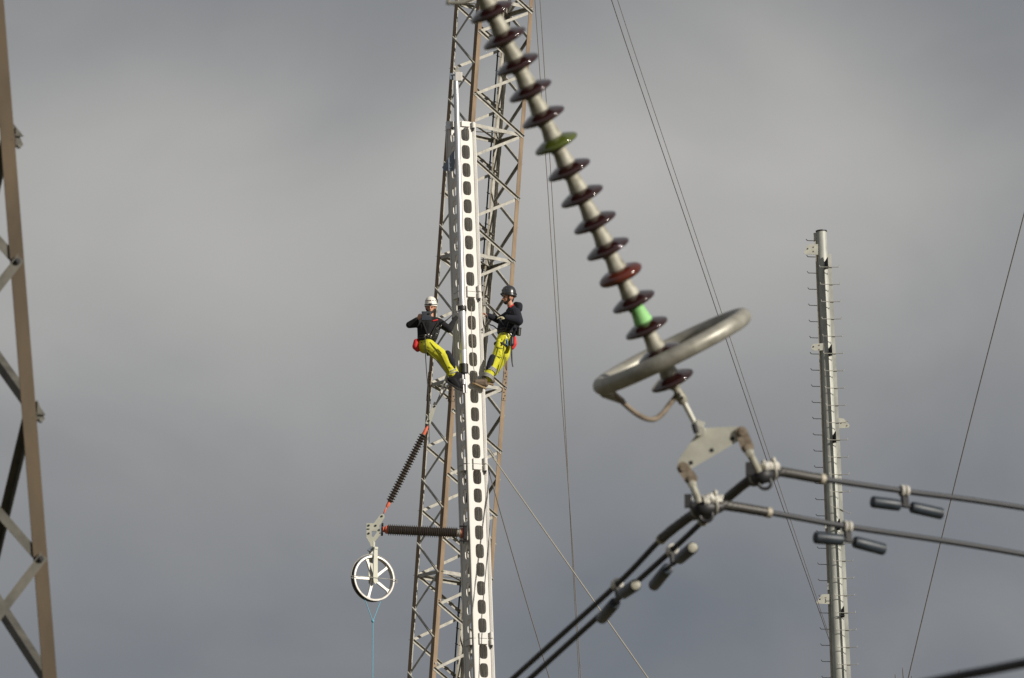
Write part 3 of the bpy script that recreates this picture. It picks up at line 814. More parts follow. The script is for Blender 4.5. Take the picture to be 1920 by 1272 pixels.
yn = thing('suspension_yoke', nr_(1310, 805), 'pale zinc suspension yoke plate under the glass insulator string carrying two clamps', 'yoke plate')
bm = NB(); lathe(bm, [(.022, 0), (.03, .01), (.033, .04), (.03, .07), (.022, .1), (.034, .11), (.04, .14), (.034, .17), (.02, .18)], nr_(1283, 757, 0), (dp(15) - nr_(1284, 757, 0)).normalized(), 16)
so_ = obj('socket_clevis', bm, 'cap', yn)
bm = NB()
for p in ((1273, 740), (1279, 746)): bolt(bm, nr_(p[0], p[1], -.035), -FWD, .011, .012)
obj('bolt', bm, 'dark', so_)
bm = NB(); tube(bm, nr_(1281, 752), nr_(1306, 800), .018, .016, 12); lathe(bm, [(.0, -.02), (.03, -.02), (.034, 0), (.034, .03), (.02, .035)], nr_(1312, 808, -.03), FWD, 16)
box(bm, nr_(1311, 800, 0), V((.025, 0, -.01)), FWD * .028, V((.012, 0, .035))); obj('clevis_rod', bm, 'yoke', yn)
bm = NB(); tube(bm, nr_(1301, 795, -.05), nr_(1306, 812, -.05), .018, n=10); obj('clevis_pin', bm, 'dark', yn)
def C4(ax, ay, dt=0.0): return nr_(1180 + ax / 4.24, 700 + ay / 4.24, dt)
outl = [(565, 455), (605, 436), (866, 424), (893, 438), (904, 470), (893, 510), (868, 540), (500, 756), (468, 768), (420, 762), (392, 738), (387, 702), (402, 672), (535, 485)]
bm = NB(); prism(bm, [C4(*p, -.01) for p in outl], FWD * .022); bbox = obj('plate', bm, 'yoke', yn)
for p in ((820, 520), (655, 612), (490, 712)):
    bm = NB(); x, y, d = frame(FWD); loft(bm, [circ(C4(*p, -.0125), x, y, .013, 12), circ(C4(*p, .002), x, y, .013, 12)]); obj('hole_plug', bm, 'dark', yn)
# the two straps under the yoke
for a, b in (((893, 470), (938, 588)), ((425, 752), (490, 838))):
    for dt in (-.03, .012):
        A, B = C4(*a, dt), C4(*b, dt); dd = (B - A).normalized(); s_ = dd.cross(FWD).normalized()
        bm = NB(); n_ = 8; q = []
        for i in range(n_ + 1):
            an = math.pi * i / n_; q.append(A + (s_ * math.cos(an) - dd * math.sin(an)) * .036)
        for i in range(n_ + 1):
            an = math.pi * i / n_; q.append(B - (s_ * math.cos(an) - dd * math.sin(an)) * .04)
        prism(bm, q, FWD * .014); stp = obj('link_strap', bm, 'rust', yn)
        for q_ in (A, B):
            bm = NB(); bolt(bm, q_, -FWD, .020, .013); obj('bolt', bm, 'rust', stp)

# conductor centre lines
def cl(pts): return [atd(a, b, t) for a, b, t in pts]
condR = cl([(2600, 1065, 42.6), (1920, 953, 41.9), (1700, 922, 41.55), (1545, 899, 41.3), (1455, 884, 41.12), (1428, 889, 41.05), (1400, 905, 41.2), (1358, 939, 41.6), (1317, 978, 42.0), (1262, 1030, 42.5), (1160, 1122, 43.4), (990, 1276, 45.0), (700, 1545, 48.2), (300, 1920, 53)])
condL = cl([(2600, 1170, 42.5), (1920, 1040, 41.85), (1590, 988, 41.3), (1445, 962, 41.1), (1350, 947, 40.98), (1318, 950, 40.95), (1300, 964, 41.05), (1239, 1012, 41.6), (1155, 1098, 42.4), (960, 1274, 44.3), (700, 1512, 47.3), (300, 1880, 52)])
def conductor(ctrl, spans, lab):
    pts = catmull(ctrl, 8)
    bm = NB(); sweep(bm, pts, .0185, 12)
    t = solo('conductor', bm, 'cable', ctrl[4], lab, 'conductor', 'twin bundled conductors')
    for i0, i1 in spans:
        sub = catmull(ctrl, 24)[i0 * 24:i1 * 24 + 1]
        # resample densely for the helical strands
        bm = NB(); sweep(bm, sub, .0285, 40, 10, .0034, .34)
        rods = obj('armour_rods', bm, 'rods', t, ang=50)
        for endp, nxt in ((sub[0], sub[1]), (sub[-1], sub[-2])):
            dd = (nxt - endp).normalized(); bm = NB(); lathe(bm, [(.026, -.004), (.033, 0), (.033, .028), (.028, .032)], endp, dd, 16)
            obj('end_band', bm, 'galv_old', rods)
    return t
conductor(condR, ((3, 8),), 'dark conductor with armour rods in the higher clamp under the yoke')
conductor(condL, ((3, 7),), 'dark conductor with armour rods in the lower clamp under the yoke')

def clamp(ctrl, i, px, py, top, lab):
    c = atd(px, py, 41.0)
    t = thing('suspension_clamp', c, lab, 'clamp', 'conductor suspension clamps')
    a = (ctrl[i - 1] - ctrl[i]).normalized(); b = (ctrl[i + 1] - ctrl[i]).normalized(); p = ctrl[i]
    bm = NB()   # boat shaped saddle bent with the conductor
    pts = [p + a * .125 - V((0, 0, .012)), p + a * .06 - V((0, 0, .014)), p - V((0, 0, .012)), p + b * .06 - V((0, 0, .014)), p + b * .125 - V((0, 0, .012))]
    sweep(bm, catmull(pts, 5), [.030 + .022 * math.sin(math.pi * k / 20) for k in range(21)], 14); obj('saddle', bm, 'dark', t)
    bm = NB()   # bright keeper sheet on top
    pts = [p + a * .12 + V((0, 0, .03)) - FWD * .02, p + a * .05 + V((0, 0, .045)) - FWD * .03, p + V((0, 0, .035)) - FWD * .04]
    sweep(bm, catmull(pts, 5), .032, 8)
    for v0 in bm.verts: v0.co += V((random.uniform(-1, 1), random.uniform(-1, 1), random.uniform(-1, 1))) * .008
    obj('keeper', bm, 'silver', t)
    bm = NB()   # U bolts
    for q, dd in ((p + a * .075, a), (p + b * .06, b)):
        s_ = dd.cross(V((0, 0, 1))).normalized(); uz = s_.cross(dd)
        uz = uz if uz.z > 0 else -uz
        sweep(bm, [q + s_ * .05 + uz * .085, q + s_ * .05] + [q + s_ * (.05 * math.cos(x)) - uz * (.05 * math.sin(x)) for x in [math.pi * k / 8 for k in range(1, 8)]] + [q - s_ * .05, q - s_ * .05 + uz * .085], .009, 8)
        bolt(bm, q + s_ * .05 + uz * .06, uz, .017, .018); bolt(bm, q - s_ * .05 + uz * .06, uz, .017, .018)
    obj('u_bolt', bm, 'galv', t)
    bm = NB()   # hanger lugs up to the strap
    tp = C4(*top)
    for s_ in (-.036, .036):
        tube(bm, tp + FWD * s_, p + V((0, 0, .02)) + FWD * s_ - V((.02, 0, 0)), .020, .024, 10)
    lathe(bm, [(.016, -.06), (.026, -.055), (.026, .055), (.016, .06)], tp, FWD, 14)
    obj('hanger', bm, 'cap', t)
    bm = NB()   # ring hanging from the underside
    rc_ = p - V((-.02, 0, .055)) - FWD * .01; s_ = V((1, 0, 0)); q = V((0, 0, 1))
    sweep(bm, [rc_ + s_ * (.038 * math.cos(x)) + q * (.038 * math.sin(x)) for x in [2 * math.pi * k / 20 for k in range(20)]], .011, 8, closed=True)
    obj('ring', bm, 'dark', t)
    bm = NB(); boxw(bm, p + a * -.08 + V((-.015, -.03, .035)), .022, .02, .04); bolt(bm, p + V((-.06, -.055, .0)), V((0, -1, 0)), .018, .02)
    obj('cheek', bm, 'dark', t)
clamp(condR, 5, 1425, 880, (955, 635), 'higher suspension clamp with crumpled bright keeper hanging from the yoke end')
clamp(condL, 5, 1315, 940, (500, 885), 'lower suspension clamp with crumpled bright keeper hanging from the yoke end')

def damper(c, wa, wb, ctdir, bigr, lab):
    """c clamp on conductor; wa, wb: (inner, outer) ends of the two weights"""
    mid = (wa[0] + wb[0]) / 2
    t = thing('vibration_damper', c, lab, 'damper', 'vibration dampers on the conductors')
    bm = NB(); d = ctdir.normalized()
    for off in (-.016, .016):
        s_ = d.cross(V((0, 0, 1))).normalized()
        sweep(bm, [c + d * off + (s_ * math.cos(x) + V((0, 0, 1)) * math.sin(x)) * .027 for x in [R(-60 + 300 * k / 14) for k in range(15)]], .0125, 8)
    obj('clamp_coil', bm, 'silver', t)
    bm = NB(); box(bm, (c + mid) / 2 - V((0, 0, .004)), d * .02, d.cross(V((0, 0, 1))).normalized() * .016, ((c - mid) / 2) * 1.05); obj('clamp_leg', bm, 'dark', t)
    bm = NB(); sweep(bm, catmull([wa[0].lerp(wa[1], .3), wa[0], mid - V((0, 0, .0)), wb[0], wb[0].lerp(wb[1], .3)], 4), .012, 8); obj('messenger_cable', bm, 'dark', t)
    for w in (wa, wb):
        dd = (w[1] - w[0]); Ln = dd.length
        bm = NB(); lathe(bm, [(bigr * .62, 0), (bigr * .9, .003), (bigr * .98, .012), (bigr, Ln * .3), (bigr, Ln - bigr * .35), (bigr * .93, Ln - bigr * .12), (bigr * .82, Ln - .002), (bigr * .4, Ln)], w[0], dd, 20)
        wt = obj('weight', bm, 'damper', t, ang=50)
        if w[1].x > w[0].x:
            bm = NB(); lathe(bm, [(bigr * .2, -.004), (bigr * .80, -.002), (bigr * .80, .003), (bigr * .6, .006)], w[1] - dd.normalized() * .003, dd, 20); obj('sunlit_end_face', bm, 'cap', wt)  # pale zinc disc paints sunlight on, only on weight ends pointing right
nd = lambda a, b, t: atd(a, b, t)
damper(nd(1695, 921, 41.54), (nd(1687, 948, 41.52), nd(1634, 941, 41.45)), (nd(1708, 951, 41.56), nd(1767, 964, 41.64)), condR[1] - condR[3], .037, 'damper on the right hand span of the higher conductor, clear of the pole')
damper(nd(1588, 988, 41.3), (nd(1580, 1013, 41.27), nd(1527, 1008, 41.2)), (nd(1601, 1016, 41.32), nd(1659, 1031, 41.4)), condL[1] - condL[3], .038, 'damper on the lower conductor crossing in front of the steel pole')
damper(nd(1157, 1096, 42.4), (nd(1168, 1113, 42.2), nd(1192, 1097, 41.75)), (nd(1153, 1131, 42.5), nd(1128, 1160, 43.0)), condL[8] - condL[7], .038, 'damper on the descending span of the lower clamp conductor')
damper(nd(1260, 1032, 42.5), (nd(1274, 1048, 42.3), nd(1299, 1027, 41.85)), (nd(1252, 1066, 42.6), nd(1226, 1098, 43.1)), condR[10] - condR[9], .038, 'damper on the descending span of the higher clamp conductor')
bm = NB(); sweep(bm, catmull([atd(2400, 1165, 24), atd(2000, 1230, 24.3), atd(1850, 1258, 24.6), atd(1720, 1285, 25), atd(1300, 1380, 27)], 10), .0185, 12)
solo('conductor', bm, 'cable', atd(1850, 1258, 24.6), 'strongly blurred single dark conductor low down, apart from the clamped pair', 'conductor')

# crossarm of the near tower that carries the string (above the picture)
zc_ = ntop - .35
pa = nl.pz('R', zc_); hang = dp(-9) + axs * .16
tipx = hang + V((.3, 0, .25))
bm = NB()
for dz in (0, .8):
    for dy in (0.0, 1.0):
        a = V((nl.pz('F', zc_).x - .6, pa.y + dy, tipx.z + dz)); b = V((tipx.x, tipx.y + (.0 if dy == 0 else .3), tipx.z + dz * .25))
        lbar(bm, a, b, V((0, 0, 1)), V((0, 1, 0)), .1, .1, .01)
for k in range(9):
    f0, f1 = k / 9, (k + .5) / 9
    A = V((nl.pz('F', zc_).x - .6, pa.y, tipx.z)); B = V((tipx.x, tipx.y, tipx.z)); C = A + V((0, 0, .8)); D = B + V((0, 0, .2))
    lbar(bm, A.lerp(B, f0), C.lerp(D, f1), V((0, 0, 1)), V((0, 1, 0)), .06, .06, .006)
    lbar(bm, A.lerp(B, f1 + .5 / 9), C.lerp(D, f1), V((0, 0, 1)), V((0, 1, 0)), .06, .06, .006)
tube(bm, hang - axs * .05, tipx, .03, n=8)
obj('crossarm', bm, 'brown_dimmed', nl.t)

# ------------------------------------------------------------------ steel pole with step rails
PY = 153.0
def Q(px, py, dy=0.0): return at(px, py, PY + dy)
def pcx(py): return 1540.6 + (py - 450) * .0413
ps = F / (PY / math.cos(PITCH)) ; pm = 1 / ps
ptop, plow = Q(pcx(433), 433), Q(pcx(1272), 1272)
pdir = (ptop - plow).normalized()
pbase = plow - pdir * (plow.z / pdir.z)
pole = thing('steel_pole', pbase, 'tall galvanised steel tube pole with hooked step bolts on two climbing rails', 'pole')
bm = NB(); x, y, d = frame(pdir)
rtop = 9.8 * pm; Lp = (ptop - pbase).length; rbot = rtop + 4.0 * pm * Lp / (839 * pm)
loft(bm, [circ(pbase, x, y, rbot, 32), circ(plow, x, y, rtop + 4.0 * pm, 32), circ(ptop, x, y, rtop, 32)]); obj('tube', bm, 'galv_pole', pole)
bm = NB(); lathe(bm, [(rtop, 0), (rtop + .012, .002), (rtop + .012, .03), (rtop * .6, .035)], ptop - pdir * .03, pdir, 32); obj('cap', bm, 'dark', pole)
def poff(py, ox, dy): return Q(pcx(py) + ox, py, dy)
# right rail: stands off in front and to the right
def rrail(py): return poff(py, 10.2 + (py - 478) * .0053, -.25)
bm = NB(); a, b = rrail(476), rrail(1300); lbar(bm, a, b, V((1, 0, 0)), V((0, 1, 0)), 6.6 * pm, .05, .008)
obj('climbing_rail', bm, 'galv_pole', pole)
bm = NB(); a2 = poff(452, -12.6, -.05); b2 = poff(1300, -17.0, -.05); lbar(bm, a2, b2, V((1, 0, 0)), V((0, 1, 0)), 3.2 * pm, .05, .008)
obj('climbing_rail', bm, 'galv_old', pole)
def step(pts, m): 
    bm = NB(); sweep(bm, pts, .0095, 6); obj('step_bolt', bm, m, pole)
py = 501.5
k = 0
while py < 1300:
    c = rrail(py); up = V((0, 0, .035)); bend = .0
    dr = 0.0
    if 925 < py < 970: dr = 9
    r1 = poff(py, 24 + 10.8 - 10.8 + (py - 478) * .006, -.12); r1 = c + V((19.5 * pm, -.02, -dr * pm))
    l1 = c + V((-16 * pm, -.03, dr * .6 * pm))
    step([l1 + V((-.012, 0, .045)), l1 + V((0, 0, .0)), c + V((.02, -.012, 0)), r1, r1 + V((.014, 0, .045))], 'galv')
    py += 32.4; k += 1
py = 451.5
while py < 1300:
    c = poff(py, -11.5 - (py - 452) * .0052, -.05); l1 = c + V((-15.5 * pm, 0, 0))
    step([l1 + V((-.03, 0, .04)), l1, c + V((.06, 0.03, 0))], 'dark'); py += 30.35
# stand-off brackets between tube and right rail
for py in (492, 655, 818, 982, 1146):
    bm = NB(); c = rrail(py)
    prism(bm, [c + V((.005, 0, .13)), c + V((.005, 0, -.13)), c + V((-.085, .16, -.13)), c + V((-.085, .16, .02))], V((-.012, 0.004, 0)))
    boxw(bm, c + V((-.03, .12, -.10)), .05, .12, .006)
    obj('standoff_bracket', bm, 'dark', pole)
def plate(pts, dy, m='yoke'):
    bm = NB(); prism(bm, [Q(a, b, dy) for a, b in pts], V((0, .014, 0)))
    o = obj('lug_plate', bm, m, pole)
    cxp = sum(a for a, b in pts) / len(pts); cyp = sum(b for a, b in pts) / len(pts)
    for ox, oy in ((-5, -1), (6, -4), (6, 4)):
        bm = NB(); bolt(bm, Q(cxp + ox, cyp + oy, dy), V((0, -1, 0)), .016, .012); obj('bolt', bm, 'rust' if ox > 0 else 'dark', o)
plate([(1507, 474), (1513, 461), (1519, 458), (1534, 458), (1534, 478), (1510, 477)], -.13)
plate([(1521, 650), (1525, 645), (1543, 644), (1543, 657), (1527, 658), (1522, 655)], -.13)
plate([(1572, 784), (1582, 785), (1593, 797), (1592, 802), (1572, 804)], -.02)
plate([(1530, 1130), (1541, 1115), (1555, 1114), (1555, 1133), (1532, 1132)], -.13)
bm = NB(); boxw(bm, Q(1529, 445, 0), .045, .02, .10); obj('top_lug', bm, 'yoke', pole)
for py in (985, 1100):
    bm = NB(); boxw(bm, poff(py, -13, -.05), .035, .02, .08); obj('rail_clip', bm, 'yoke', pole)

# ------------------------------------------------------------------ thin wires
def wire(name, pts, r, m, lab, cat, group=None, n=10):
    bm = NB(); sweep(bm, catmull(pts, n), r, 6)
    return solo(name, bm, m, pts[0], lab, cat, group)
wr = .0088
wire('wire', [at(985, -260, 135), at(1003, 0, 134), at(1026.5, 345, 133), at(1050, 700, 132), at(1071, 985, 131), at(1089, 1272, 130), at(1115, 1640, 129)], wr, 'wire', 'steep thin wire of the pair close beside the lattice tower', 'wire', 'thin wire pair by the lattice tower')
wire('wire', [at(996, -260, 138), at(1012.5, 0, 137), at(1034, 345, 136), at(1055, 700, 135), at(1070, 985, 134), at(1086, 1272, 133), at(1108, 1640, 132)], wr, 'wire', 'steep thin wire of the pair close beside the lattice tower', 'wire', 'thin wire pair by the lattice tower')
pw = at(1556, 1203, PY - .05)
wire('guy_wire', [at(1070, -260, 140), at(1146.5, 0, 142), at(1302, 460, 146), at(1452, 905, 150), pw], .0095, 'wire', 'darker and thicker guy wire of the long slanting pair ending on the steel pole', 'guy wire', 'guy wire pair to the steel pole')
wire('guy_wire', [at(1082, -260, 140), at(1158, 0, 142), at(1311, 460, 146), at(1459, 905, 150), at(1553, 1187, PY - .05)], .0075, 'wirepale', 'fainter and thinner guy wire of the long slanting pair ending on the steel pole', 'guy wire', 'guy wire pair to the steel pole')
wire('wire', [at(2010, 60, 120), at(1920, 402, 122), at(1812, 820, 125), at(1703, 1272, 128), at(1640, 1560, 130)], .0115, 'wirepale', 'lone brown wire crossing the sky on the far side of the steel pole', 'wire')
gA = P(913, 842, .25)
wire('guy_rope', [gA, P(935, 873, .1), P(1215, 1272, -3), at(1500, 1680, MY - 7)], .0125, 'rope', 'pale guy rope shackled to the mast and slanting away down past the dampers', 'rope')
bm = NB()
for a, b in (((914, 842), (920, 850)), ((920, 850), (926, 858)), ((926, 858), (930, 864))): cap(bm, P(*a, .22), P(*b, .2), .022, .016)
sweep(bm, [P(914, 842, .22), P(922, 846, .2), P(928, 856, .2)], .01, 6)
solo('shackle', bm, 'galv', gA, 'small steel shackle fixing the pale guy rope to the mast', 'shackle')
wire('guy_wire', [P(915, 878, .25), P(944, 981, 0), P(986, 1125, -.5), P(1030, 1272, -1), P(1150, 1680, -3)], .0095, 'wire', 'single dark guy wire dropping steeply from the mast side', 'guy wire')

# ------------------------------------------------------------------ treetop twigs
tb = V((at(1730, 1272, 100).x, 100, 0))
tree = thing('bare_tree', tb, 'bare treetop with a few thin twigs just reaching up under the lone wire', 'tree')
bm = NB(); top = at(1705, 1330, 100)
tk = catmull([tb - V((0, 0, .05)), tb + V((.1, .1, 6)), tb + V((-.1, 0, 12)), top], 6)
sweep(bm, tk, [.16 * (1 - i / (len(tk) - 1)) + .018 for i in range(len(tk))], 10); obj('trunk', bm, 'bark', tree)
for tips in ([(1678, 1264), (1692, 1252), (1709, 1268)], [(1799, 1256), (1785, 1290), (1760, 1300)], [(1650, 1300), (1640, 1330)], [(1730, 1290), (1745, 1330)]):
    bm = NB()
    for tp in tips:
        e_ = at(tp[0], tp[1], 100 + random.uniform(-.4, .4)); s_ = top.lerp(tb + V((-.1, 0, 12)), random.uniform(0, .35))
        sweep(bm, catmull([s_, s_.lerp(e_, .4) - V((0, 0, .12)), s_.lerp(e_, .8) + V((0, 0, -.05)), e_], 5), [.022 * (1 - k / 15) + .0045 for k in range(16)], 6)
    obj('branch', bm, 'bark', tree)

# ------------------------------------------------------------------ linemen
def person_mesh(name, bm, material, parent, vox=.009, sm=3):
    o = obj(name, bm, material, parent)
    r_ = o.modifiers.new('remesh', 'REMESH'); r_.mode = 'VOXEL'; r_.voxel_size = vox; r_.use_smooth_shade = True
    s_ = o.modifiers.new('smooth', 'SMOOTH'); s_.iterations = sm; s_.factor = .5
    return o
def chain(bm, pts, rs):
    for i in range(len(pts) - 1): cap(bm, pts[i], pts[i + 1], rs[i], rs[i + 1], 14)
def hand(bm, wrist, d, palm, curl=.5, sc=1.0):
    """palm: direction out of the palm; five unequal fingers"""
    d = d.normalized(); s_ = d.cross(palm).normalized()
    k = wrist + d * .085 * sc
    for o in (-.028, -.009, .010, .028): cap(bm, wrist + s_ * (o * .6), k + s_ * o, .016, .013)
    for o, ln in ((-.030, .060), (-.010, .076), (.010, .082), (.030, .074)):
        a = k + s_ * o; b = a + (d * (1 - curl * .3) + palm * curl * .5).normalized() * ln * .5
        c = b + (d * (1 - curl) + palm * curl * 1.2).normalized() * ln * .5
        cap(bm, a, b, .010, .009); cap(bm, b, c, .009, .0075)
    t0 = wrist + d * .02 + s_ * .026; t1 = t0 + (d * .6 + s_ * .75 + palm * .3).normalized() * .045
    cap(bm, t0, t1, .013, .011); cap(bm, t1, t1 + (d + palm * .5).normalized() * .035, .011, .009)
def strap_ring(bm, c, ax, rx, rz, r, n=20, tilt=None):
    x, y, d = frame(ax)
    if abs(d.z) > .6: x = V((1, 0, 0)) - d * d.x; x.normalize(); y = d.cross(x)
    pts = [c + x * (rx * math.cos(2 * math.pi * k / n)) + y * (rz * math.sin(2 * math.pi * k / n)) for k in range(n)]
    sweep(bm, pts, r, 6, closed=True)
def head(bm, c, face, up, tilt=0):
    """face: forward direction of the face"""
    s_ = face.cross(up).normalized(); up = s_.cross(face).normalized()
    ball(bm, c + up * .03 - face * .012, .094, 16, 12, s_ * .82, face * 1.02, up * 1.05)
    ball(bm, c - up * .035 + face * .022, .072, 14, 10, s_ * .84, face * .88, up * 1.05)
    cap(bm, c - up * .085 + face * .055, c - up * .088 + face * .07, .026, .022)          # chin
    cap(bm, c + up * .012 + face * .088, c - up * .022 + face * .105, .011, .016)        # nose
    cap(bm, c - up * .052 + face * .082 + s_ * .016, c - up * .052 + face * .082 - s_ * .016, .012, .012)   # lips
    for q in (-1, 1): cap(bm, c + s_ * (.08 * q) + up * .012 - face * .005, c + s_ * (.08 * q) - up * .022 - face * .0, .016, .011)
    return s_, up
def helmet(root, c, face, up, material, r=.128):
    s_ = face.cross(up).normalized(); up = s_.cross(face).normalized()
    bm = NB(); rg = []
    prof = [(1.03, -.30), (1.05, -.22), (1.0, -.05), (.985, .2), (.93, .45), (.78, .70), (.52, .88), (.24, .97), (.02, 1.0)]
    for rr, h in prof:
        rg.append([c + s_ * (r * .95 * rr * math.cos(a)) + face * (r * 1.08 * rr * math.sin(a)) + up * (r * (1.25 if h > 0 else 1.0) * h - .035 * (1 - math.sin(a)) * max(0, -h) ) for a in [2 * math.pi * k / 28 for k in range(28)]])
    loft(bm, rg, True, True)
    h_ = obj('helmet', bm, material, root, ang=60)
    bm = NB(); pts = [c + s_ * (r * .95 * math.cos(a)) + face * (r * 1.12 * math.sin(a)) - up * .012 for a in [2 * math.pi * k / 28 for k in range(28)]]
    sweep(bm, pts, .0085, 6, closed=True); obj('headlamp_band', bm, 'black', h_)
    bm = NB(); bx = c + face * (r * 1.13) - up * .01; box(bm, bx, s_ * .028, face * .014, up * .016); bbox_bevel(bm, .005, 1); obj('headlamp', bm, 'dark' if material == 'whitehelmet' else 'black', h_)
    bm = NB()
    for k in range(5):
        a = R(35 + 28 * k); box(bm, c + (s_ * math.cos(a) * .86 + face * math.sin(a) * 1.02) * r * .93 + up * r * .52, s_ * .014, face * .014, up * .006)
    obj('vent_slots', bm, 'dark', h_)
    bm = NB()
    for q in (-1, 1): sweep(bm, [c + s_ * (.105 * q) - up * .02, c + s_ * (.085 * q) - up * .10 + face * .02, c - up * .158 + face * .055], .006, 6)
    obj('chin_strap', bm, 'black', h_)
def bootm(root, ankle, toe, up, m='boot', sole='sole'):
    d = (toe - ankle); d = (d - up * d.dot(up)); d.normalize()
    s_ = d.cross(up).normalized(); bm = NB()
    heel = ankle - up * .085 - d * .045; ball_ = ankle - up * .088 + d * .15
    cap(bm, ankle + up * .09, ankle - up * .03, .055, .052); cap(bm, ankle - up * .03, heel + up * .03, .052, .045)
    cap(bm, ankle - up * .02 + d * .02, ball_ + up * .012, .050, .042); cap(bm, heel + up * .03, ball_, .040, .040)
    b_ = person_mesh('boot', bm, m, root, .009, 2)
    bm = NB(); q = [(-.085, .0), (-.075, .035), (0, .036), (.1, .05), (.17, .046), (.205, .02), (.208, -.015), (.17, -.045), (.1, -.047), (0, -.036), (-.075, -.035)]
    prism(bm, [ankle - up * .108 + d * a + s_ * b for a, b in q], -up * .025); obj('sole', bm, sole, b_)
    return b_

UPW = V((0, 0, 1)); TO = V((0, -1, 0))
# --- man with white helmet, half turned, holding a device before his face
Y1 = MY - .22
def A1(px, py, dy=0.0): return at(px, py, Y1 + dy)
p1 = thing('person', A1(855, 718, .05), 'lineman in white helmet and yellow trousers holding a dark device before his face', 'person', 'linemen on the mast')
hc = A1(807.5, 577); face = V((-.05, -.95, -.28)).normalized()
shL, shR = A1(790, 606), A1(825, 606); chest = A1(807, 613); waist = A1(803, 632, .02); pel = A1(799, 643, .02)
elL, wrL = A1(767.5, 609.5, -.10), A1(783, 598, -.20)
elR, wrR = A1(842, 618, -.08), A1(850, 604, .02)
h1a, k1a, a1a = A1(801, 649, -.09), A1(833, 668, -.12), A1(850, 704, -.07)
h1b, k1b, a1b = A1(799, 647, .13), A1(838, 671, .14), A1(856, 706, .10)
bm = NB()
s_, uu = head(bm, hc, face, UPW)
chain(bm, [A1(807, 588, .02), A1(807, 600, .02)], [.055, .06])
chain(bm, [A1(807, 602, .01), chest, waist, pel], [.07, .10, .095, .10])
chain(bm, [shL, elL, wrL], [.052, .042, .028]); chain(bm, [shR, elR, wrR], [.052, .042, .028]); chain(bm, [shL, A1(807, 603), shR], [.06, .07, .06])
chain(bm, [pel, h1a, k1a, a1a], [.09, .075, .055, .042]); chain(bm, [pel, h1b, k1b, a1b], [.1, .075, .055, .042])
hand(bm, wrL, A1(795, 590, -.27) - wrL, V((.6, .5, .2)).normalized(), .55)
bmg = NB(); hand(bmg, wrR, A1(858, 592, .06) - wrR, V((0, .8, .3)).normalized(), .6); person_mesh('glove', bmg, 'jacketblack', p1, .0075, 2)
body = person_mesh('body', bm, 'skin', p1, .0075, 2)
bm = NB()
for q in (-1, 1): ball(bm, hc + uu * .012 + face * .082 + s_ * (.032 * q), .011, 8, 6)
obj('eyes', bm, 'hair', body)
bm = NB(); cap(bm, hc - uu * .05 - s_ * .05 + face * .03, hc - uu * .09 + face * .07, .03, .03); cap(bm, hc - uu * .05 + s_ * .05 + face * .03, hc - uu * .09 + face * .07, .03, .03)
for q in (-1, 1): cap(bm, hc + s_ * (.074 * q) + uu * .02 - face * .03, hc + s_ * (.066 * q) - uu * .03 - face * .05, .022, .03)
person_mesh('hair', bm, 'hair', body, .009, 1)
helmet(p1, hc + UPW * .062 - face * .02, (face + UPW * .12).normalized(), UPW, 'whitehelmet', .114)
bm = NB()
chain(bm, [A1(807, 597, .03), A1(807, 603, .02)], [.068, .09])
chain(bm, [A1(797, 606), A1(796, 614), A1(796, 628, .01), A1(796, 636, .02)], [.10, .135, .13, .13]); chain(bm, [A1(815, 606), A1(812, 614), A1(809, 628, .01), A1(805, 636, .02)], [.10, .135, .125, .125])
chain(bm, [A1(806, 603, .0), A1(805, 614, -.01), A1(803, 628, -.01), A1(800, 636, .0)], [.10, .15, .14, .135])
chain(bm, [A1(797, 603), shL, elL, wrL.lerp(elL, .1)], [.08, .078, .062, .042]); chain(bm, [A1(818, 603), shR, elR, wrR], [.08, .078, .066, .044])
# folds
for k in range(14):
    c = A1(random.uniform(795, 818), random.uniform(608, 638), -.10); cap(bm, c, c + V((random.uniform(-.08, .08), 0, random.uniform(-.05, .05))), .018, .012)
person_mesh('jacket', bm, 'jacketblack', p1, .009, 2)
bm = NB()
chain(bm, [A1(797, 641, .02), A1(797, 650, .02)], [.125, .125]); chain(bm, [A1(797, 650, .0), A1(803, 650, -.09), A1(817, 660, -.12), A1(831, 670, -.13), A1(841, 688, -.1), A1(847, 700, -.07)], [.13, .135, .125, .115, .092, .085])
chain(bm, [A1(798, 648, .05), h1b, k1b, A1(853, 700, .10)], [.11, .11, .085, .072])
LA = [A1(803, 650, -.09), A1(817, 660, -.12), A1(831, 670, -.13), A1(841, 688, -.1), A1(847, 700, -.07)]
for k in range(26):
    i = random.randrange(4); c = LA[i].lerp(LA[i + 1], random.random()) + V((random.uniform(-.05, .05), -(.112, .10, .085, .07)[i], random.uniform(-.05, .05))); cap(bm, c, c + V((random.uniform(-.05, .05), .01, random.uniform(-.05, .02))), .017, .010)
tr = person_mesh('trousers', bm, 'yellow', p1, .009, 2)
for pts_ in ([(806, 642, -.21), (815, 652, -.245), (826, 664, -.255), (836, 684, -.205), (843, 698, -.165)], [(813, 661, -.25), (820, 655, -.24), (828, 663, -.25)], [(795, 652, -.15), (806, 664, -.215), (820, 676, -.21)]):
    bm = NB(); sweep(bm, catmull([A1(*q) for q in pts_], 5), .008, 6); obj('seam', bm, 'seam', tr)
bm = NB(); chain(bm, [A1(839, 664, -.16), A1(846, 678, -.14), A1(849, 688, -.10)], [.066, .068, .055]); person_mesh('knee_pad', bm, 'jacket', tr, .010, 2)
bm = NB(); dshin = (a1a - k1a).normalized(); strap_ring(bm, A1(846.5, 696, -.085), dshin, .079, .079, .014); strap_ring(bm, A1(848.5, 700, -.08), dshin, .078, .078, .014); obj('reflective_band', bm, 'reflect', tr)
bootm(p1, a1a + V((.0, 0, -.05)), A1(862, 728, -.07), V((.55, 0, .84)).normalized(), 'jacketblack', 'black')
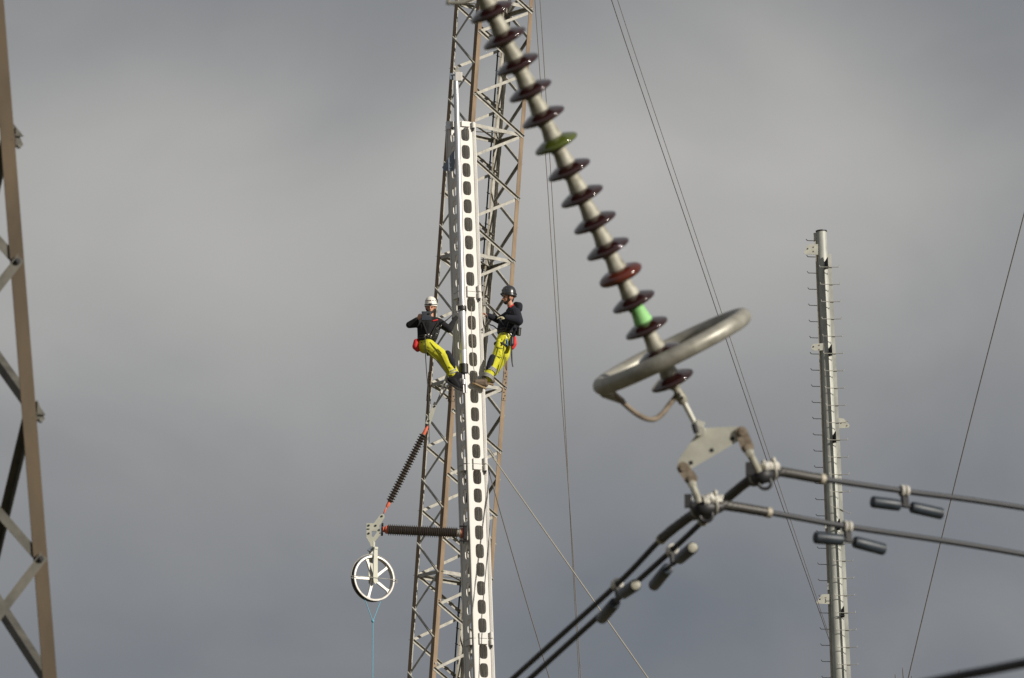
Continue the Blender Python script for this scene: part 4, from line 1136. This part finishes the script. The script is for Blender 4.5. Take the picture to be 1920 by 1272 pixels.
bootm(p1, a1b + V((.0, 0, -.05)), A1(868, 730, .1), V((.55, 0, .84)).normalized(), 'jacketblack', 'black')
bm = NB(); strap_ring(bm, A1(799, 638, .02), V((.05, 0, 1)), .150, .150, .022); strap_ring(bm, A1(799.5, 633, .02), V((.05, 0, 1)), .148, .148, .016)
strap_ring(bm, A1(808, 656, -.10), (k1a - h1a), .108, .112, .018)
sweep(bm, catmull([A1(792, 604, -.11), A1(798, 618, -.15), A1(803, 634, -.14)], 5), .014, 6); sweep(bm, catmull([A1(822, 604, -.11), A1(814, 618, -.15), A1(806, 634, -.14)], 5), .014, 6)
sweep(bm, catmull([A1(790, 642, -.11), A1(800, 650, -.2), A1(808, 656, -.21)], 5), .013, 6)
hn = obj('harness', bm, 'black', p1)
bm = NB()
for a, b in ((797, 630), (803, 629), (808, 631), (820, 616), (823, 622), (826, 611), (818, 627)):
    bm = NB(); c = A1(a, b, -.165); strap_ring(bm, c, V((random.uniform(-.5, .5), 1, random.uniform(-.3, .3))), .014, .024, .0035, 12)
    obj('carabiner', bm, 'tool', hn)
bm = NB(); chain(bm, [A1(781, 641, -.02), A1(780, 650, -.02), A1(783, 655, -.02)], [.055, .068, .052]); person_mesh('pouch', bm, 'red', p1, .010, 3)
bm = NB(); cap(bm, A1(812, 602, -.125), A1(820, 600, -.11), .012, .012); obj('chest_badge', bm, 'red', p1)
bm = NB(); c = A1(799.5, 593, -.275); box(bm, c, V((.086, 0, .0)), V((0, .012, -.004)), V((0, .02, .088))); bbox_bevel(bm, .008, 2)
bm2 = NB(); box(bm2, c + V((0, -.022, -.045)), V((.080, 0, .0)), V((0, .003, -.001)), V((0, .008, .032)));
dv = solo('handheld_device', bm, 'screen', c, 'dark grey handheld device held up in front of the face under the white helmet', 'device')
obj('back_panel', bm2, 'damper', dv); 
bm = NB(); lathe(bm, [(.02, 0), (.022, .004), (.018, .012), (.008, .012)], c + V((.045, -.010, .04)), TO, 14); obj('lens', bm, 'black', dv)
wire('lanyard', [A1(822, 612, -.14), A1(838, 600, -.22), A1(852, 588, -.1), P(862, 581, -.16)], .011, 'ropedark', 'dark lanyard from the white-helmeted man up to the tube clamp', 'lanyard', n=5)
wire('rope', [A1(797, 634, -.155), A1(798, 650, -.22), A1(798, 668, -.16), A1(800, 700, -.05), A1(803, 740, 0), A1(804, 800, .1), A1(805, 830, .1)], .0085, 'ropedark', 'thin dark rope hanging from the belt of the white-helmeted man', 'rope', n=6)

# --- man with black helmet in profile, facing the mast
Y2 = MY + .36
def A2(px, py, dy=0.0): return at(px, py, Y2 + dy)
p2 = thing('person', A2(895, 726, -.1), 'bearded lineman in black helmet and dark hoodie facing the mast in profile', 'person', 'linemen on the mast')
hc = A2(953, 559); face = V((-.95, -.25, -.08)).normalized()
shN, shF = A2(967, 588, -.17), A2(960, 587, .17)
elN, wrN = A2(972, 602, -.37), A2(949, 597, -.40)
elF, wrF = A2(936, 601, .18), A2(915, 592, .08)
pel = A2(949, 630); hN, kN, aN = A2(944, 634, -.10), A2(931.5, 669, -.17), A2(915, 706, -.26)
hF, kF, aF = A2(950, 634, .10), A2(946, 668, .08), A2(923, 702, .10)
bm = NB()
s_, uu = head(bm, hc, face, UPW)
chain(bm, [A2(955, 568), A2(960, 581)], [.055, .062])
chain(bm, [A2(961, 584), A2(961, 597), A2(954, 616), pel], [.09, .125, .115, .12])
chain(bm, [shN, A2(962, 586), shF], [.06, .07, .06]); chain(bm, [shN, elN, wrN], [.052, .042, .028]); chain(bm, [shF, elF, wrF], [.052, .042, .028])
chain(bm, [pel, hN, kN, aN], [.1, .075, .055, .042]); chain(bm, [pel, hF, kF, aF], [.1, .075, .055, .042])
hand(bm, wrF, A2(904, 587, .02) - wrF, V((-.2, .4, -.8)).normalized(), .6)
body = person_mesh('body', bm, 'skin', p2, .0075, 2)
bm = NB(); hand(bm, wrN, A2(934, 594, -.40) - wrN, V((-.3, .3, -.8)).normalized(), .6, 1.1); cap(bm, wrN - (A2(934, 594, -.40) - wrN).normalized() * .05, wrN, .042, .038)
person_mesh('glove', bm, 'glove', p2, .0075, 2)
bm = NB()
for q in (-1, 1): ball(bm, hc + uu * .012 + face * .082 + s_ * (.032 * q), .011, 8, 6)
obj('eyes', bm, 'hair', body)
bm = NB()
cap(bm, hc - uu * .098 + face * .05, hc - uu * .085 + face * .078, .026, .02)
for q in (-1, 1):
    cap(bm, hc - uu * .09 + face * .05 + s_ * (.02 * q), hc - uu * .045 + s_ * (.062 * q), .026, .026); cap(bm, hc - uu * .045 + s_ * (.064 * q) + face * .01, hc + uu * .02 + s_ * (.076 * q) + face * .01, .018, .014)
cap(bm, hc - uu * .036 + face * .088 + s_ * .02, hc - uu * .036 + face * .088 - s_ * .02, .008, .008)
cap(bm, hc + uu * .02 - face * .07, hc - uu * .05 - face * .06, .05, .035)
person_mesh('beard_and_hair', bm, 'hair', body, .008, 1)
helmet(p2, hc + UPW * .078 - face * .012, (face + UPW * .06).normalized(), UPW, 'blackhelmet', .124)
bm = NB()
chain(bm, [A2(961, 581), A2(962, 588), A2(962, 598), A2(956, 612), A2(952, 624)], [.09, .14, .165, .16, .15])
chain(bm, [A2(950, 594), A2(946, 606), A2(944, 620)], [.09, .11, .12])
chain(bm, [A2(962, 586, -.08), shN, elN, A2(950, 596.5, -.40)], [.10, .098, .088, .060]); chain(bm, [A2(960, 587, .08), shF, elF, wrF], [.10, .085, .068, .05])
chain(bm, [A2(968, 572, .05), A2(973, 574, -.02), A2(974, 580, -.08)], [.06, .07, .055])          # hood
for k in range(16):
    c = A2(random.uniform(950, 968), random.uniform(594, 620), -.14); cap(bm, c, c + V((random.uniform(-.08, .08), 0, random.uniform(-.06, .06))), .02, .012)
person_mesh('jacket', bm, 'jacket', p2, .009, 2)
bm = NB(); cap(bm, A2(956, 576, -.10), A2(962, 572, -.09), .012, .012); obj('collar_tab', bm, 'red', p2)
bm = NB()
chain(bm, [A2(949, 627), A2(948, 636)], [.135, .13]); chain(bm, [A2(946, 633, -.06), hN, A2(938, 652, -.13), kN, A2(922, 690, -.22), A2(914.5, 707, -.26)], [.12, .112, .105, .092, .088, .094])
chain(bm, [A2(951, 633, .06), hF, kF, A2(925, 698, .10)], [.12, .112, .09, .08])
cap(bm, A2(936, 640, -.21), A2(934, 650, -.215), .045, .045); cap(bm, A2(933, 661, -.21), A2(931, 669, -.215), .04, .04)
LA = [A2(944, 636, -.10), A2(938, 652, -.13), kN, A2(922, 690, -.22), A2(916, 703, -.25)]
for k in range(26):
    i = random.randrange(4); c = LA[i].lerp(LA[i + 1], random.random()) + V((random.uniform(-.05, .05), -(.098, .085, .078, .078)[i], random.uniform(-.05, .05))); cap(bm, c, c + V((random.uniform(-.05, .05), .01, random.uniform(-.05, .02))), .016, .010)
tr = person_mesh('trousers', bm, 'yellow', p2, .009, 2)
dsh = (aN - kN).normalized()
for pts_ in ([(941, 636, -.22), (935, 652, -.245), (929, 670, -.268), (920, 692, -.315)], [(927, 667, -.255), (934, 669, -.265), (940, 671, -.255)], [(930, 651, -.235), (937, 653, -.245), (943, 654, -.225)], [(945, 668, -.2), (940, 684, -.2), (934, 700, -.2)]):
    bm = NB(); sweep(bm, catmull([A2(*q) for q in pts_], 5), .008, 6); obj('seam', bm, 'seam', tr)
bm = NB(); chain(bm, [A2(923.5, 670, -.25), A2(920, 680, -.27), A2(916.5, 691, -.28)], [.056, .062, .056]); person_mesh('knee_pad', bm, 'jacket', tr, .010, 2)
bm = NB(); 
for f_ in (.62, .68, .74): strap_ring(bm, kN.lerp(aN, f_) - V((0, .0, 0)), dsh, .094, .094, .014)
for f_ in (.98, 1.04, 1.10): strap_ring(bm, kN.lerp(aN, f_) - V((.0, 0, 0)), dsh, .099, .099, .015)
obj('reflective_band', bm, 'reflect', tr)
bm = NB(); strap_ring(bm, A2(939, 648, -.12), (kN - hN), .116, .118, .018); strap_ring(bm, A2(950, 625), V((.1, 0, 1)), .152, .152, .026); strap_ring(bm, A2(951, 620), V((.1, 0, 1)), .150, .150, .018)
sweep(bm, catmull([A2(958, 584, -.20), A2(955, 600, -.22), A2(948, 622, -.16)], 5), .013, 6); sweep(bm, catmull([A2(952, 626, -.155), A2(945, 640, -.22), A2(940, 648, -.24)], 5), .014, 6)
hn = obj('harness', bm, 'black', p2)
bootm(p2, aN + V((-.06, -.03, -.09)), A2(885, 724, -.36), V((.34, 0, 1)).normalized())
bootm(p2, aF + V((-.02, 0, -.06)), A2(900, 718, .10), V((.30, 0, 1)).normalized())
bm = NB()
for a, b in ((944, 628), (948, 631), (952, 629), (955, 633), (946, 634), (950, 636), (941, 626), (957, 628)):
    bm = NB(); c = A2(a, b, -.19); strap_ring(bm, c, V((random.uniform(-.6, .6), 1, random.uniform(-.4, .4))), .014, .026, .004, 12)
    obj('carabiner', bm, 'tool', hn)
bm = NB(); cap(bm, A2(950.5, 636, -.2), A2(951.5, 648, -.2), .013, .013); obj('tool_handle', bm, 'toolblue', p2)
bm = NB(); chain(bm, [A2(965, 634, -.08), A2(964, 645, -.08), A2(961, 652, -.08)], [.03, .05, .04]); person_mesh('pouch', bm, 'red', p2, .010, 3)
bm = NB(); chain(bm, [A2(960, 634, -.12), A2(959, 645, -.12)], [.035, .05]); person_mesh('tool_bag', bm, 'dark', p2, .010, 3)
bm = NB(); lathe(bm, [(.035, 0), (.042, .005), (.045, .12), (.05, .125), (.05, .14), (.04, .145)], A2(972, 629.5, -.05), V((.05, 0, 1)), 16); obj('canister', bm, 'black', p2)
bm = NB(); sweep(bm, catmull([A2(963, 622, -.05), A2(967, 622, -.05), A2(972, 622, -.05)], 4), .02, 6); obj('canister_loop', bm, 'black', p2)
wire('lanyard', [A2(940, 624, -.16), A2(926, 612, -.2), A2(916, 605, -.1), A2(911, 572, -.06)], .011, 'ropedark', 'dark lanyard from the belt of the black-helmeted man to the mast', 'lanyard', n=5)
wire('lanyard', [A2(945, 610, -.15), A2(928, 588, -.1), A2(914, 572, -.06), A2(910, 566, -.03)], .012, 'ropedark', 'short dark strap from the dark hoodie up to the mast hook', 'lanyard', n=5)
wire('rope', [A2(957, 634, -.17), A2(958, 660, -.2), A2(960, 682, -.15), A2(962, 688, -.15), A2(960.5, 680, -.15), A2(959.5, 650, -.19)], .008, 'ropedark', 'dark rope loop dangling behind the yellow trousers of the black-helmeted man', 'rope', n=6)
wire('rope', [A2(946, 636, -.2), A2(945, 660, -.23), A2(947, 685, -.2), A2(950, 694, -.18), A2(948, 670, -.22)], .007, 'ropedark', 'thin slack cord hanging over the thigh of the black-helmeted man', 'rope', n=6)
bm = NB(); boxw(bm, A2(907.5, 567, -.05), .03, .03, .07); bbox_bevel(bm, .006, 1); sweep(bm, [A2(907, 566, -.05), A2(912, 564, -.06), A2(914, 570, -.06), A2(910, 574, -.06)], .01, 6)
solo('anchor_hook', bm, 'galv', A2(907.5, 567, -.05), 'small anchor hook on the mast edge where the strap clips in', 'hook')
wire('rope', [P(884, 575, -.02), P(884, 612, -.06), P(886, 660, -.04), P(888, 690, -.03), P(892, 700, .03)], .0075, 'rope', 'thin pale tag line hanging down over the mast holes between the men', 'rope', n=6)
